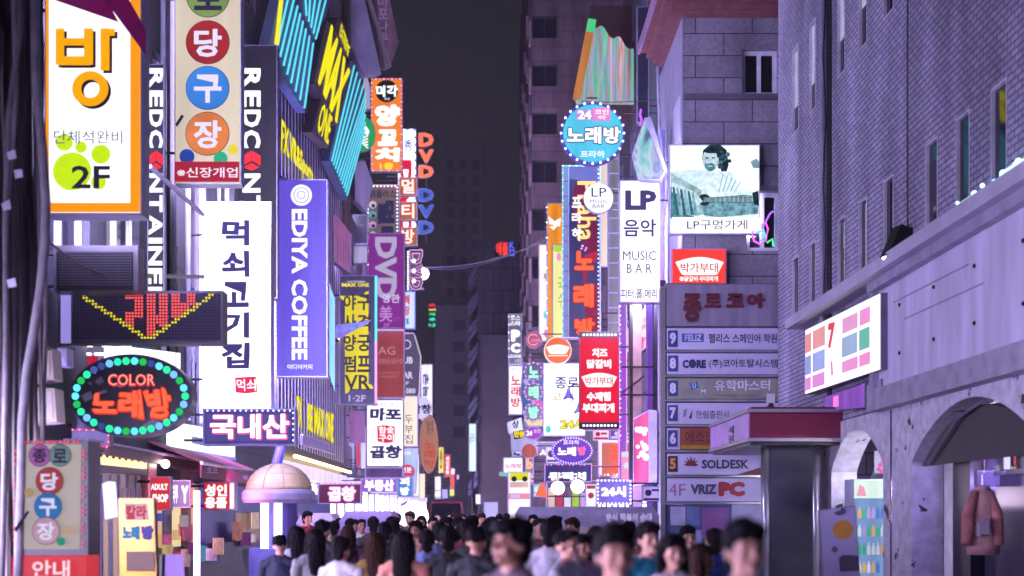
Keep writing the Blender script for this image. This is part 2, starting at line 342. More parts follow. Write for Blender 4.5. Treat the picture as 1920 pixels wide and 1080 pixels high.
def make_figure(poseL, poseR, step, hair, sleeve, female):
    sw = .93 if female else 1.0
    b = MB()
    b.ball((0, .015, 1.625), .076, .095, .10, 16, 12); b.ball((0, -.022, 1.56), .058, .066, .072, 14, 10); b.ball((0, -.075, 1.515), .022, .02, .018)
    b.cap((0, -.094, 1.615), .009, (0, -.107, 1.578), .014, 8); b.ball((0, -.086, 1.545), .024, .012, .011)
    for s in (-1, 1): b.cap((s * .13 * sw, .01, 1.395), .052, (s * .03, .018, 1.455), .05, 10)
    for s in (-1, 1): b.ball((s * .078, .012, 1.59), .011, .022, .032); b.ball((s * .032, -.074, 1.625), .026, .014, .009); b.ball((s * .042, -.066, 1.57), .022, .02, .022)
    b.cap((0, .02, 1.36), .056 * sw, (0, .005, 1.53), .05 * sw, 12)
    b.ball((0, .0, 1.27), .155 * sw, .098, .17, 16, 12); b.cap((-.14 * sw, 0, 1.385), .05, (.14 * sw, 0, 1.385), .05, 10); b.ball((0, .0, 1.08), .13 * sw, .088, .17, 16, 12); b.ball((0, .01, .93), .155, .11, .13, 16, 12)
    top = MB(); top.ball((0, .0, 1.265), .172 * sw, .116, .185, 16, 12); top.cap((-.145 * sw, 0, 1.378), .062, (.145 * sw, 0, 1.378), .062, 10); top.cap((-.035, .02, 1.435), .064, (.035, .02, 1.435), .064, 10)
    for s in (-1, 1): top.cap((s * .14 * sw, .01, 1.392), .062, (s * .04, .018, 1.44), .062, 10)
    top.ball((0, .0, 1.08), .152 * sw, .108, .2, 16, 12); top.ball((0, .008, .96), .168, .124, .13, 16, 12)
    trou = MB(); trou.ball((0, .01, .9), .162, .118, .13, 16, 12); shoe = MB()
    for s, pose in ((-1, poseL), (1, poseR)):
        sh, el, wr, d = arm_pts(s, pose); sh.x *= sw; b.cap(sh, .05, el, .038); b.cap(el, .038, wr, .026); hand(b, wr, d, s)
        if sleeve == 'short': top.cap(sh, .062, sh.lerp(el, .62), .058)
        else: top.cap(sh, .062, el, .052); top.cap(el, .052, el.lerp(wr, .9), .04)
        f = s * step; hp = Vector((s * .088, .0, .9)); kn = Vector((s * .095, -.10 * f - .02, .49)); an = Vector((s * .095, -.24 * f + .01 + (.06 if f < 0 else 0), .10 + (.05 if f < 0 else 0)))
        b.cap(hp, .085, kn, .054); b.cap(kn, .054, an, .036); ft = an + Vector((s * .012, -.15, -.062)); b.cap(an + Vector((0, .03, -.055)), .036, ft, .03)
        trou.cap(hp, .1, kn, .068); trou.cap(kn, .068, an + Vector((0, 0, .02)), .056); shoe.cap(an + Vector((0, .035, -.05)), .046, ft + Vector((0, -.02, .004)), .04)
    h = MB()
    if hair == 'short':
        h.ball((0, .028, 1.655), .09, .103, .092, 16, 12); h.ball((0, -.052, 1.69), .074, .052, .042, 14, 10); h.ball((0, .075, 1.6), .07, .05, .07); h.ball((0, .07, 1.55), .06, .045, .06)
        for s in (-1, 1): h.ball((s * .07, .02, 1.63), .02, .045, .05)
    elif hair == 'crop':
        h.ball((0, .03, 1.65), .086, .099, .085, 16, 12); h.ball((0, -.04, 1.70), .068, .05, .03, 14, 10)
    else:
        h.ball((0, .03, 1.65), .092, .106, .092, 16, 12); h.ball((-.03, -.05, 1.69), .06, .05, .04); h.ball((.035, -.05, 1.685), .05, .05, .04); h.ball((0, .085, 1.5), .098, .06, .2, 16, 12); h.ball((0, .1, 1.36), .09, .045, .14, 14, 10)
        for s in (-1, 1): h.cap((s * .08, .02, 1.64), .034, (s * .09, .02, 1.44), .026); h.cap((s * .09, .02, 1.44), .026, (s * .085, -.02, 1.36), .016)
    eyes = [MB(), MB()]
    for s in (-1, 1): eyes[s > 0].ball((s * .033, -.078, 1.603), .015, .009, .007).ball((s * .033, -.083, 1.628), .021, .007, .005)
    lips = MB().ball((0, -.097, 1.545), .022, .006, .007)
    return {'body': remesh(b, .0085), 'hair': rumple(remesh(h, .008, 2), .011, 46, (1, 1, .3)), 'top': rumple(remesh(top, .011, 4), .012, 9), 'trousers': rumple(remesh(trou, .012, 5), .012, 9, seed=4), 'shoes': remesh(shoe, .012, 3), 'eye': eyes[0].mesh('eye', smooth=True), 'eye_': eyes[1].mesh('eye', smooth=True), 'lips': lips.mesh('lips', smooth=True)}
FIG = {'man': make_figure('down', 'down', 1, 'short', 'short', 0), 'man_crop': make_figure('down', 'bent', -1, 'crop', 'short', 0), 'man_long_sleeve': make_figure('bent', 'down', 1, 'short', 'long', 0), 'man_phone': make_figure('down', 'raise', 1, 'short', 'short', 0), 'woman': make_figure('down', 'bent', -1, 'long', 'short', 1), 'woman_long_sleeve': make_figure('bent', 'down', 1, 'long', 'long', 1)}
# ------------------------------------------------------------------ the setting: ground and buildings
mb = MB(); mb.add([(-200, -40, 0), (200, -40, 0), (200, 600, 0), (-200, 600, 0)], [(0, 1, 2, 3)])
structure('street', mb, M('#3b3840', 0, .45, 0, .4, 1.5, .3))
for nm, x0, x1 in (('pavement', -5.9, -4.7), ('pavement', 4.6, 6)):
    structure(nm, MB().box(x0, 4, .0, x1, 110, .12), bricks('y', '#6c6774', '#5a5663', '#2d2b33', .4, .3, .01))
def building(name, label, fr, R0, holes, mat, D=8, glass=GLASS, frame=None, d=.18, mull=True, fw=.05):
    b = fr.at((R0[0] + R0[2]) / 2, 0, -D / 2); T = Thing(name, label, 'building', (b.x, b.y, 0), fr)
    T.part('wall', holed(fr, R0, holes, d, D), mat); windows(T, fr, holes, glass, frame, d, fw, mull); return T
def strip(T, name, fr, a0, b0, a1, b1, w0, w1, mat, parent=None, **k):
    return T.part(name, MB().prism([fr.at(a0, b0, w0), fr.at(a1, b0, w0), fr.at(a1, b1, w0), fr.at(a0, b1, w0)], [fr.at(a0, b0, w1), fr.at(a1, b0, w1), fr.at(a1, b1, w1), fr.at(a0, b1, w1)]), mat, parent, **k)
# right: pale brick building over a stucco arcade
fr = rwall(6.0)
cols = [(1857, 1888), (1792, 1818), (1735, 1758), (1656, 1675), (1610, 1625), (1570, 1584), (1517, 1529), (1485, 1497)]
hs = []
for a, b in cols:
    y0, y1 = fr.px(a, 500)[0], fr.px(b, 500)[0]
    hs.append((y0, 5.3, y1, 6.73)); hs.append((y0, 9.2, y1, 10.9))
BR = building('brick_building', 'pale lilac brick building with narrow slit windows above a stucco arcade, nearest on the right', fr, (-27, 3.2, -9, 17), hs,
    bricks('y', '#b4aecb', '#9d97b6', '#5c5774', .21, .085, .011), D=9, glass=M('#1a1822', 0, .04, 0, .1, 2, spec=1), frame=M('#c9c4dc', 0, .4), d=.07, mull=False, fw=.03)
for (a, b), zz in ((cols[7], 9.75), (cols[6], 9.75), (cols[5], 9.85), (cols[4], 9.9)):    # glowing sheets paint bright reflections into the upper slit glass
    y0, y1 = fr.px(a, 500)[0], fr.px(b, 500)[0]; strip(BR, 'glare_sheet', fr, y0 + .05, zz, y1 - .05, 10.85, -.047, -.04, M('#b9b4e0', .28, .5))
a = fr.px(1551, 500)[0]
BR.part('drain_pipe', MB().tube([fr.at(a, 4.2, .09), fr.at(a, 17, .09)], .055, 10), M('#9a94b4', 0, .4))
strip(BR, 'joint', fr, a + .08, 3.3, a + .32, 17, .0, .03, M('#1b1922', 0, .5))
b = fr.px(1702, 300)[0]; strip(BR, 'joint', fr, b, 5.4, b + .025, 17, .0, .012, M('#2a2733', 0, .6))
BR.part('cable', MB().tube([fr.at(a + .2, 17 - .6 * k, .10 + .03 * math.sin(k * 1.7)) for k in range(21)], .012), BLACK)
# arcade
A = rwall(5.96); mb = MB()
def quadw(p): mb.add([A.at(*q) for q in p], [(0, 1, 2, 3)])
PEEL = None
def arch_pts(y0, y1, zs, za, n=20): return [(-(y0 + (y1 - y0) * k / n), zs + (za - zs) * math.sin(math.pi * k / n) ** .8) for k in range(n + 1)]
arches = [(22.6, 19.6, 2.35, 3.02), (18.25, 13.9, 2.35, 3.07)]
for y0, y1 in ((23.3, 22.6), (19.6, 18.25), (13.9, 9)):
    mb.prism([A.at(-y0, 0, -.45), A.at(-y1, 0, -.45), A.at(-y1, 3.2, -.45), A.at(-y0, 3.2, -.45)], [A.at(-y0, 0), A.at(-y1, 0), A.at(-y1, 3.2), A.at(-y0, 3.2)])
for ar in arches:
    p = arch_pts(*ar)
    for i in range(len(p) - 1):
        f = [(p[i][0], p[i][1]), (p[i + 1][0], p[i + 1][1]), (p[i + 1][0], 3.2), (p[i][0], 3.2)]
        mb.prism([A.at(*q, -.45) for q in f], [A.at(*q) for q in f], caps=True)
pm = M('#d2cde0', 0, .7, 0, .3, 6, .4)
# peeling paint: real flakes missing, so a masked mix of paint and bare dark render
nt = pm.node_tree; tc = nt.nodes.new('ShaderNodeTexCoord'); n1 = nt.nodes.new('ShaderNodeTexNoise'); n1.inputs['Scale'].default_value = 3.2; n1.inputs['Detail'].default_value = 9
n1.inputs['Roughness'].default_value = .6; nt.links.new(tc.outputs['Object'], n1.inputs['Vector'])
rr = nt.nodes.new('ShaderNodeValToRGB'); rr.color_ramp.elements[0].position = .63; rr.color_ramp.elements[1].position = .645; nt.links.new(n1.outputs['Fac'], rr.inputs[0])
mm = nt.nodes.new('ShaderNodeMixRGB'); bs = nt.nodes['Principled BSDF']; src = bs.inputs['Base Color'].links[0].from_socket
nt.links.new(rr.outputs[0], mm.inputs[0]); nt.links.new(src, mm.inputs[1]); mm.inputs[2].default_value = lin('#3a3038'); nt.links.new(mm.outputs[0], bs.inputs['Base Color'])
BR.part('arcade', mb, pm)
FP = M('#d8d3f2', 0, .6, 0, .25, 3.4, .1, stretch=(1, 1, .16))
f0, f1 = -19.62, -9
fas = strip(BR, 'fascia', A, f0, 3.52, f1, 5.16, -.02, .06, FP)
for k in range(9):
    p = A.at(-18.6 + (k // 2) * 1.45, 3.95 if k % 2 else 4.65, .062); BR.part('bolt', MB().ball(p, .03, .03, .03, 8, 5), BLACK, fas)
mb = MB(); rng = random.Random(5)
for (yy, z0, z1) in ((-18.9, 4.72, 4.95), (-18.4, 4.4, 4.42)):
    mb.prism([A.at(yy, z0, .062), A.at(yy + 3.0, z0 - .02, .062), A.at(yy + 3.0, z0, .062), A.at(yy, z0 + .02, .062)], [A.at(yy, z0, .065), A.at(yy + 3.0, z0 - .02, .065), A.at(yy + 3.0, z0, .065), A.at(yy, z0 + .02, .065)])
BR.part('seam', mb, M('#8e88a6', 0, .6), fas)
strip(BR, 'beam', A, f0 - .1, 3.18, f1, 3.5, -.1, .22, M('#a8a2ba', 0, .6, 0, .3, 4, .2))
strip(BR, 'pilaster', A, f0 - .16, 3.52, f0 + .02, 5.16, -.02, .16, M('#9e98b4', 0, .55))
strip(BR, 'coping', A, -24.7, 5.17, f1, 5.36, -.2, .34, M('#bdb8d2', 0, .55, 0, .15, 3, .1))
strip(BR, 'moulding', A, f0 - .16, 5.02, f1, 5.168, .07, .2, M('#a39db8', 0, .55))
rg = random.Random(8); mbt = MB()
for k in range(34):
    a = -15.7 + k * .13; mbt.ball(A.at(a, 5.42 + rg.uniform(-.01, .05), .2 + rg.uniform(-.06, .08)), rg.uniform(.02, .045), n=8, m=6)
mbt.tube([A.at(-15.8 + .3 * k, 5.4 + rg.uniform(0, .04), .2 + rg.uniform(-.03, .05)) for k in range(16)], .025)
tb = BR.part('light_rope', mbt, M('#b8f0ff', .9, lamp=True), smooth=True)
# rooms behind the arches
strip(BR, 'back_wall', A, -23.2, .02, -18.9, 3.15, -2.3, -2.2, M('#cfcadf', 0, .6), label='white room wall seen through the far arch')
BR.part('ceiling_lamp', MB().tube([A.at(-20.9, 3.05, -1.6), A.at(-19.6, 3.05, -1.6)], .04, 8), M('#f4f0ff', 260, lamp=True))
BR.part('ceiling_lamp', MB().tube([A.at(-16.4, 2.9, -1.2), A.at(-15.0, 2.9, -1.2)], .03, 8), M('#c8a8ff', 6, lamp=True))
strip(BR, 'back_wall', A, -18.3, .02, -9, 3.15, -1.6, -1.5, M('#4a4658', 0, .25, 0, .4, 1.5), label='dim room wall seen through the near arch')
BR.part('bulb_lamp', MB().ball(A.at(-20.6, 2.78, -.55), .06), M('#f2eeff', 60, lamp=True), smooth=True)
BR.part('bulb_lamp', MB().ball(A.at(-22.05, 1.98, -.5), .05), M('#f2eeff', 40, lamp=True), smooth=True)
mb = MB()   # half-rolled awning under the far arch
mb.prism([A.at(-22.3, 1.95, -.9), A.at(-21.2, 2.85, -.9), A.at(-20.3, 2.9, -.9), A.at(-21.7, 1.95, -.9)], [A.at(-22.3, 1.95, -.5), A.at(-21.2, 2.85, -.5), A.at(-20.3, 2.9, -.5), A.at(-21.7, 1.95, -.5)])
BR.part('rolled_awning', mb, M('#6a6578', 0, .5, 0, .5, 8, stretch=(1, 6, 1)))
# fan canopy and posts in the near arch
p = arch_pts(18.2, 13.95, 2.33, 3.02)
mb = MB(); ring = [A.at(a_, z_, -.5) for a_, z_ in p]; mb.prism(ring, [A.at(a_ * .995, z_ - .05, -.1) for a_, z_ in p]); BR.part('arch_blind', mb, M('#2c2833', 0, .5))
BR.part('blind_rib', MB().tube([A.at(-17.75, 2.3, -.06), A.at(-16.6, 2.85, -.06), A.at(-15.75, 3.0, -.06)], .022), M('#77718a', 0, .4))
strip(BR, 'door_post', A, -17.6, .02, -16.95, 2.38, -.6, -.35, M('#1b1a24', 0, .3))
strip(BR, 'door_glass', A, -16.9, .1, -14.2, 2.35, -.55, -.52, M('#5b566c', 0, .1, 0, .5, 1.2))
strip(BR, 'door_frame', A, -16.95, 2.1, -13.3, 2.16, -.5, -.44, STEEL)
# right: gray stone building with the red-brown eave
fr = facing(29.0)
hs = [hole_px(fr, 1392, 93, 1458, 178), hole_px(fr, 1400, 360, 1462, 470)]
xl = fr.px(1281, 300)[0]
ST = building('stone_building', 'gray stone panel building with a red-brown tiled eave, behind the tenant directory', fr, (xl, 0, 10, 12.9), hs,
    bricks('x', '#7f798f', '#736d83', '#2e2b38', 1.29, .5, .012, bump=.3), D=4.2, glass=M('#16151c', 0, .12, spec=.8), frame=M('#c6c1da', 0, .4), fw=.09)
ST.part('side_wall', MB().box(xl - .03, 28.99, 0, xl - .004, 33.2, 12.85), M('#9590b0', 0, .6, 0, .2, 2, .2))
g = hs[1]; strip(ST, 'ledge', fr, g[0] - .06, g[3] + .01, g[2] + .1, g[3] + .12, .0, .08, STEEL)
z0 = fr.px(1300, 182)[1]; strip(ST, 'string_course', fr, xl + .02, z0 - .06, 9, z0 + .06, 0, .07, M('#585366', 0, .6))
mb = MB(); za = 12.85
for (o, z_, h_) in ((.18, za, .1), (.3, za + .1, .12), (.46, za + .22, .14), (.6, za + .36, .2)): mb.box(xl - o, 29 - o * .9, z_ + .002, 10, 32.2, z_ + h_)
ST.part('eave', mb, M('#7d4c56', 0, .55, 0, .3, 5, .3))
mb = MB(); yy = 28.5
while yy < 32.2:
    mb.box(xl - .66, yy, za + .36, xl - .602, yy + .2, za + .6); yy += .24
ST.part('eave_tile', mb, M('#a886b0', 0, .35))
ST.part('roof', MB().prism([(xl - .62, 28.45, za + .57), (10, 28.45, za + .57), (10, 32.2, za + .57), (xl - .62, 32.2, za + .57)], [(xl + 1.5, 31, za + 1.8), (10, 31, za + 1.8), (10, 31.4, za + 1.8), (xl + 1.5, 31.4, za + 1.8)]), M('#3a3038', 0, .6))
ST.part('drain_pipe', MB().tube([(xl - .2, 32, 12.8), (xl - .25, 31.2, 11), (xl - .1, 31.1, 9.6), (xl - .12, 31.3, 8.9)], .04, 8), LILAC)
ST.part('vent_louvre', MB().box(xl - .04, 29.2, 10.2, xl - .031, 30.6, 11.2), M('#c0bbdf', 0, .4, 0, .5, 9, stretch=(1, 12, .1)))
# right: tall mid block with the sign-covered side
fr = rwall(4.9)
building('plaster_block', 'dark plaster block behind the round karaoke sign, its side hung with signs', fr, (-60, 0, -33.3, 21), [(-58 + 4 * k, 4 + 3.2 * j, -56.4 + 4 * k, 5.6 + 3.2 * j) for k in range(6) for j in range(5)], M('#5d566c', 0, .7, 0, .3, 1, .2), D=9)
# right: panel tower
fr = facing(75.0); hs = [hole_px(fr, 998, 30 + 90.3 * k, 1045, 71 + 90.3 * k) for k in range(-1, 9)]
xl = fr.px(997, 300)[0]
TW = building('panel_tower', 'tall mauve panel tower with one column of dark square windows, beside the night sky', fr, (xl, 0, 14, 42), hs, bricks('x', '#75636f', '#6b5a66', '#4a3f49', 1.15, .88, .02, bump=.2), D=36, glass=M('#2b2a38', 0, .15), frame=M('#3a3540', 0, .5), d=.35)
sw = rwall(xl - .004)
for k in range(-1, 9):
    z = fr.px(998, 30 + 90.3 * k)[1]
    for j in range(5): strip(TW, 'fin', sw, -76.5 - 6.5 * j, z - 1.3, -75.8 - 6.5 * j, z + .05, 0, .14, M('#a38f9c', 0, .5))
strip(TW, 'pipe', sw, -77.0, 0, -76.7, 41, 0, .12, M('#5a5068', 0, .5))
# centre: dark blocks closing the street
fr = facing(110.0); xl = fr.px(897, 500)[0]
CB = building('office_block', 'dark gray office block with stepped slanted fins, under the small red and blue neon letters', fr, (xl, 0, 8, fr.px(900, 452)[1]), [], bricks('x', '#5b566e', '#555068', '#38343f', 1.7, 1.9, .06, bump=.2), D=20)
for k in range(9):
    for j in (0, 15):
        y = 500 + k * 48 + j; pts = [(877, y + 24), (894, y - 2), (896, y + 7), (879, y + 33)]
        CB.fr = facing(109.2); CB.slab('fin', pts, M('#7b75a4', 0, .5), -.3, 0)
fr = facing(96.0); building('concrete_block', 'low gray concrete block at the foot of the dark office block', fr, (fr.px(903, 0)[0], 0, fr.px(962, 0)[0], fr.px(900, 628)[1]), [], M('#5a5360', 0, .7, 0, .25, .6), D=10)
fr = facing(165.0); hs = [hole_px(fr, 838 + 24 * i, 300 + 30 * j, 850 + 24 * i, 318 + 30 * j) for i in range(3) for j in range(12)]
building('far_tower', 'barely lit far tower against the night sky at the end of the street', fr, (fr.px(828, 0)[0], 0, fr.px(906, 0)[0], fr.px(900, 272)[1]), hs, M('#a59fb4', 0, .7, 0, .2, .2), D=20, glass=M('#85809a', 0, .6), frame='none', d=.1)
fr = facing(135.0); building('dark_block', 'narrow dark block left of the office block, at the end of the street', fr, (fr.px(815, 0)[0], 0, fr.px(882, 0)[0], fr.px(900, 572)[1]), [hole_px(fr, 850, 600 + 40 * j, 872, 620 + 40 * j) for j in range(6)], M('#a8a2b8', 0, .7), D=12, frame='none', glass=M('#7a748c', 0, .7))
# left: near building
fr = lwall(-5.9)
hs = [(16.9 + 2.6 * i, 4.6 + 3.1 * j, 18.7 + 2.6 * i, 6.6 + 3.1 * j) for i in range(6) for j in range(4)]
LB = building('clad_building', 'gray metal clad building behind the nearest hanging signs on the left', fr, (9, 0, 34.6, 19), hs, bricks('y', '#35323f', '#302d3a', '#1b1a20', 1.2, 1.55, .02, bump=.2), D=7, glass=M('#232230', 0, .1, spec=.8), frame=STEEL)
for x, r, m_ in ((300, .05, GREYP), (311, .09, M('#2a2733', 0, .4)), (347, .05, GREYP), (366, .1, M('#5f5a72', 0, .4)), (507, .09, GREYP)):
    a = fr.px(x, 500)[0]; LB.part('pipe', MB().tube([fr.at(a, 3.4, r + .01), fr.at(a, 19, r + .01)], r, 8), m_)
a = fr.px(345, 0)[0]
for k in range(3): strip(LB, 'blind_panel', fr, a + .05 + k * .75, 6, a + .65 + k * .75, 12, .002, .05, M(('#2d2a38', '#383038', '#282632')[k], 0, .5))
# left: slatted building with the neon cladding
fr = lwall(-5.9)
MXB = building('slatted_building', 'black slatted building clad with cyan neon panels and big yellow letters', fr, (34.7, 0, 50.2, 31), [], M('#09080c', 0, .5), D=10)
y = 34.9
mb = MB()
while y < 50:
    mb.prism([fr.at(y, 3.6, .002), fr.at(y + .07, 3.6, .002), fr.at(y + .07, 30, .002), fr.at(y, 30, .002)], [fr.at(y, 3.6, .022), fr.at(y + .07, 3.6, .022), fr.at(y + .07, 30, .022), fr.at(y, 30, .022)]); y += .6
MXB.part('slat', mb, M('#b0acc0', 0, .45))
strip(MXB, 'corner_strip', fr, 49.2, 8, 50.1, 31, .17, .3, M('#4a4130', 0, .5))
for z in (8.0, 3.25): MXB.part('tube_lamp', MB().tube([fr.at(36, z, .3), fr.at(50, z, .3)], .05, 6), M('#ffd98a', 4, lamp=True))
# left: far row of shops
hs = [(52 + 4.2 * i, 4.4 + 3 * j, 54.4 + 4.2 * i, 6.2 + 3 * j) for i in range(15) for j in range(3)]
building('shop_row', 'long low row of old shop houses beyond the slatted building, hung with signs', fr, (50.4, 0, 118, 14), hs, M('#5a5364', 0, .7, 0, .3, .8, .2), D=10)
# lit shop windows along both ground floors
def shop_windows(label, fr, y0, y1, n, cols_, e, z0=.5, z1=2.6, sgn=1):
    b = fr.at((y0 + y1) / 2 * sgn, 0, .1); T = Thing('storefront', label, 'shop front', (b.x, b.y, 0), fr); d_ = (y1 - y0) / n
    for k in range(n):
        a, c = sorted((sgn * (y0 + k * d_ + .12), sgn * (y0 + (k + 1) * d_ - .12)))
        strip(T, 'lit_window', fr, a, z0, c, z1, .0, .03, P_(cols_[k % len(cols_)], e * 3, .5)); strip(T, 'mullion', fr, c + .02, .05, c + .14, z1 + .2, .0, .1, DARK)
    lo, hi = sorted((sgn * y0, sgn * y1)); strip(T, 'fascia', fr, lo, z1 + .05, hi, z1 + .5, .0, .15, P_(cols_[1], e * .6, .4)); strip(T, 'sill', fr, lo, .02, hi, z0 - .02, .0, .08, DARK); return T
SC_ = ['#f0e4ff', '#c0b0ff', '#e8e0ff', '#b0a4ff', '#f0d0f8']
shop_windows('row of bright shop windows under the slatted building', lwall(-5.88), 34.9, 50, 6, SC_, 3)
shop_windows('row of bright shop windows under the far shop houses', lwall(-5.88), 50.6, 110, 20, SC_, 3)
shop_windows('row of bright shop windows beneath the dark plaster block', rwall(4.88), 34, 60, 10, SC_, 3, sgn=-1)
# ------------------------------------------------------------------ left-hand signs
WHITE = P_('#f3f0ff', 2.4); CREAM = P_('#e8d9c4', .85); INK = L('#3c3566', 1, .0); INKB = L('#2b2740', .9, 0); WH = L('#ffffff', 1.1, 0)
RB = L('#ff3b4a', 1.6); WB = L('#eef0ff', 2.2); PB = L('#ff8fd0', 1.7); BB = L('#4a6bff', 1.8); GB = L('#39f07a', 1.4); YB = L('#ffd53a', 1.4)
LX = -5.9
# yellow room sign, nearest
T = sign('tall white sign with an orange border and a huge orange syllable, nearest on the left', facing(15.9), (84, -60, 266, 402), P_('#f8f6ff', 1.5), t=.35, body=M('#9c97b4', 0, .4), frame=3, side_to=-6.2)
OR = L('#ff9a1a', 1.05, .1)
T.slab('border', rect(87, -60, 92, 398), OR, .004, .02, T.face); T.slab('border', rect(245, -60, 263, 398), OR, .004, .02, T.face); T.slab('border', rect(92, 381, 245, 398), OR, .004, .02, T.face)
for dx, m_ in ((5, L('#3a2030', .8, 0)), (0, L('#ffb012', 1.0, .08))):
    w = T.lift()
    for pts in (rect(105 + dx, 54 + dx, 121 + dx, 122 + dx), rect(158 + dx, 54 + dx, 175 + dx, 122 + dx), rect(121 + dx, 72 + dx, 158 + dx, 86 + dx), rect(110 + dx, 106 + dx, 170 + dx, 123 + dx), rect(189 + dx, 54 + dx, 206 + dx, 133 + dx), rect(206 + dx, 55 + dx, 216 + dx, 68 + dx)):
        T.flat('syllable_stroke', pts, m_, w=w); w += .0006
    ring = ell(170 + dx, 167 + dx, 34, 33); inn = ell(170 + dx, 167 + dx, 17, 17)
    f_ = T.fr; vs = [f_.at(*f_.px(*p), w) for p in ring + inn]; n = len(ring)
    T.part('syllable_stroke', MB().add(vs, [(i, (i + 1) % n, n + (i + 1) % n, n + i) for i in range(n)]), m_, T.face)
GR = L('#cdf21c', 1.0, .05)
for c in ((136, 322, 36), (190, 290, 18), (153, 277, 11), (122, 268, 16), (186, 343, 14)): T.flat('dot', ell(*c), GR)
T.text('단체석완비', (103, 246, 231, 271), L('#4a4580', .9, 0), .0); T.text('2F', (136, 312, 208, 355), INKB, .02)
def sheer(h):
    m = M(h, 0, .8, 0, .3, 4, .2); nt = m.node_tree; b = nt.nodes['Principled BSDF']; t = nt.nodes.new('ShaderNodeBsdfTranslucent'); x = nt.nodes.new('ShaderNodeMixShader'); x.inputs[0].default_value = .55
    t.inputs[0].default_value = lin(h); o = nt.nodes['Material Output']; nt.links.new(b.outputs[0], x.inputs[1]); nt.links.new(t.outputs[0], x.inputs[2]); nt.links.new(x.outputs[0], o.inputs[0]); return m
RIB = sheer('#c050a8')
T2 = Thing('fabric_ribbon', 'purple fabric ribbon drooping across the top of the orange bordered sign', 'banner', base_of(facing(15.6), [(240, 100)]), facing(15.6))
T2.slab('ribbon', [(98, -2), (100, -30), (200, -30), (212, 22), (222, 41)], RIB, -.012, 0)
T2.slab('ribbon', [(188, -12), (236, -12), (275, 58), (275, 106)], sheer('#c84fb0'), .03, .045)
# cables, poles
up = Thing('utility_pole', 'utility pole wrapped in dark hanging cables at the far left edge', 'pole', (-5.1, 13.4, 0))
up.part('pole', MB().tube([(-5.3, 13.6, 0), (-5.25, 13.6, 6), (-5.2, 13.6, 12)], .16, 12), M('#3d3945', 0, .7, 0, .4, 5, .3))
def wire(x_top, x_bot, Y, r, wob, seed, y0=-60, y1=1100):
    rg = random.Random(seed); pts = []; ph = rg.random() * 6; ph2 = rg.random() * 6
    for k in range(25):
        t = k / 24; x = x_top + (x_bot - x_top) * t + wob * (math.sin(ph + t * 7) + .5 * math.sin(ph2 + t * 17)); pts.append(W3(x, y0 + (y1 - y0) * t, Y + .06 * math.sin(ph2 + 9 * t)))
    return MB().tube(pts, r, 8)
CC = [M('#2c262e', 0, .4), M('#4a4048', 0, .5), M('#7a6e74', 0, .5), M('#3a3038', 0, .4), M('#9a8e96', 0, .5)]
rg = random.Random(3)
for k in range(30):
    x = rg.uniform(-12, 76); up.part('cable', wire(x, x + rg.uniform(-22, 16), 13.0 + rg.uniform(-.25, .25), rg.uniform(.012, .034), rg.uniform(2, 7), k), CC[k % 5 if k % 3 else k % 2])
up.part('conduit', MB().tube([W3(x, y, 12.6) for x, y in ((64, -60), (66, 60), (68, 160), (80, 280), (86, 380), (84, 460), (76, 540), (64, 620), (50, 700), (42, 790), (40, 900), (34, 1100))], .045, 10), M('#8d8692', 0, .55, 0, .35, 6, .2), smooth=True)
up.part('conduit', MB().tube([W3(x, y, 12.5) for x, y in ((36, -60), (38, 60), (26, 140), (16, 220), (10, 420), (12, 700), (4, 1100))], .03, 8), M('#7a727c', 0, .55, 0, .35, 6, .2), smooth=True)
for k, (x, y, a) in enumerate(((20, 530, .3), (33, 325, 0), (20, 290, .5), (10, 385, .9))):
    up.part('tag', MB().prism([W3(x - 8, y - 6 + a * 4, 12.4), W3(x + 8, y - 8 - a * 4, 12.4), W3(x + 11, y + 7, 12.4), W3(x - 4, y + 10, 12.4)], [W3(x - 8, y - 6 + a * 4, 12.41), W3(x + 8, y - 8 - a * 4, 12.41), W3(x + 11, y + 7, 12.41), W3(x - 4, y + 10, 12.41)]), M('#c9c4d8', 0, .6))
bk = Thing('shuttered_building', 'dark shuttered building end behind the cable bundle', 'building', (-8.5, 15, 0))
bk.part('wall', MB().box(-12, 14.6, 0, -5.95, 16.9, 14), M('#221f28', 0, .8, 0, .4, 2, .3))
for x0, y0, x1, y1, lb in ((53, 651, 101, 715, 'upper beige switch box fixed beside the cable bundle'), (53, 726, 106, 795, 'lower beige switch box fixed beside the cable bundle')):
    T = Thing('switch_box', lb, 'utility box', base_of(facing(14.2), rect(x0, y0, x1, y1)), facing(14.2), 'switch boxes on the pole')
    T.slab('cabinet', [(x0 + 3, y0), (x1 - 4, y0 + 2), (x1, y1 - 4), (x0, y1)], M('#8d8480', 0, .5, 0, .2, 3), -.3, 0); T.slab('door', [(x0 + 8, y0 + 6), (x1 - 9, y0 + 7), (x1 - 7, y1 - 10), (x0 + 6, y1 - 6)], M('#978e8a', 0, .5), .0, .012)
T = Thing('switch_box', 'small lilac switch box under the arrow display', 'utility box', base_of(facing(15.2), rect(107, 652, 125, 686)), facing(15.2), 'switch boxes on the pole')
T.slab('cabinet', rect(107, 652, 125, 686), LILAC, -.25, 0); T.slab('door', rect(109, 656, 122, 682), M('#b5b0d0', 0, .5), .002, .012)
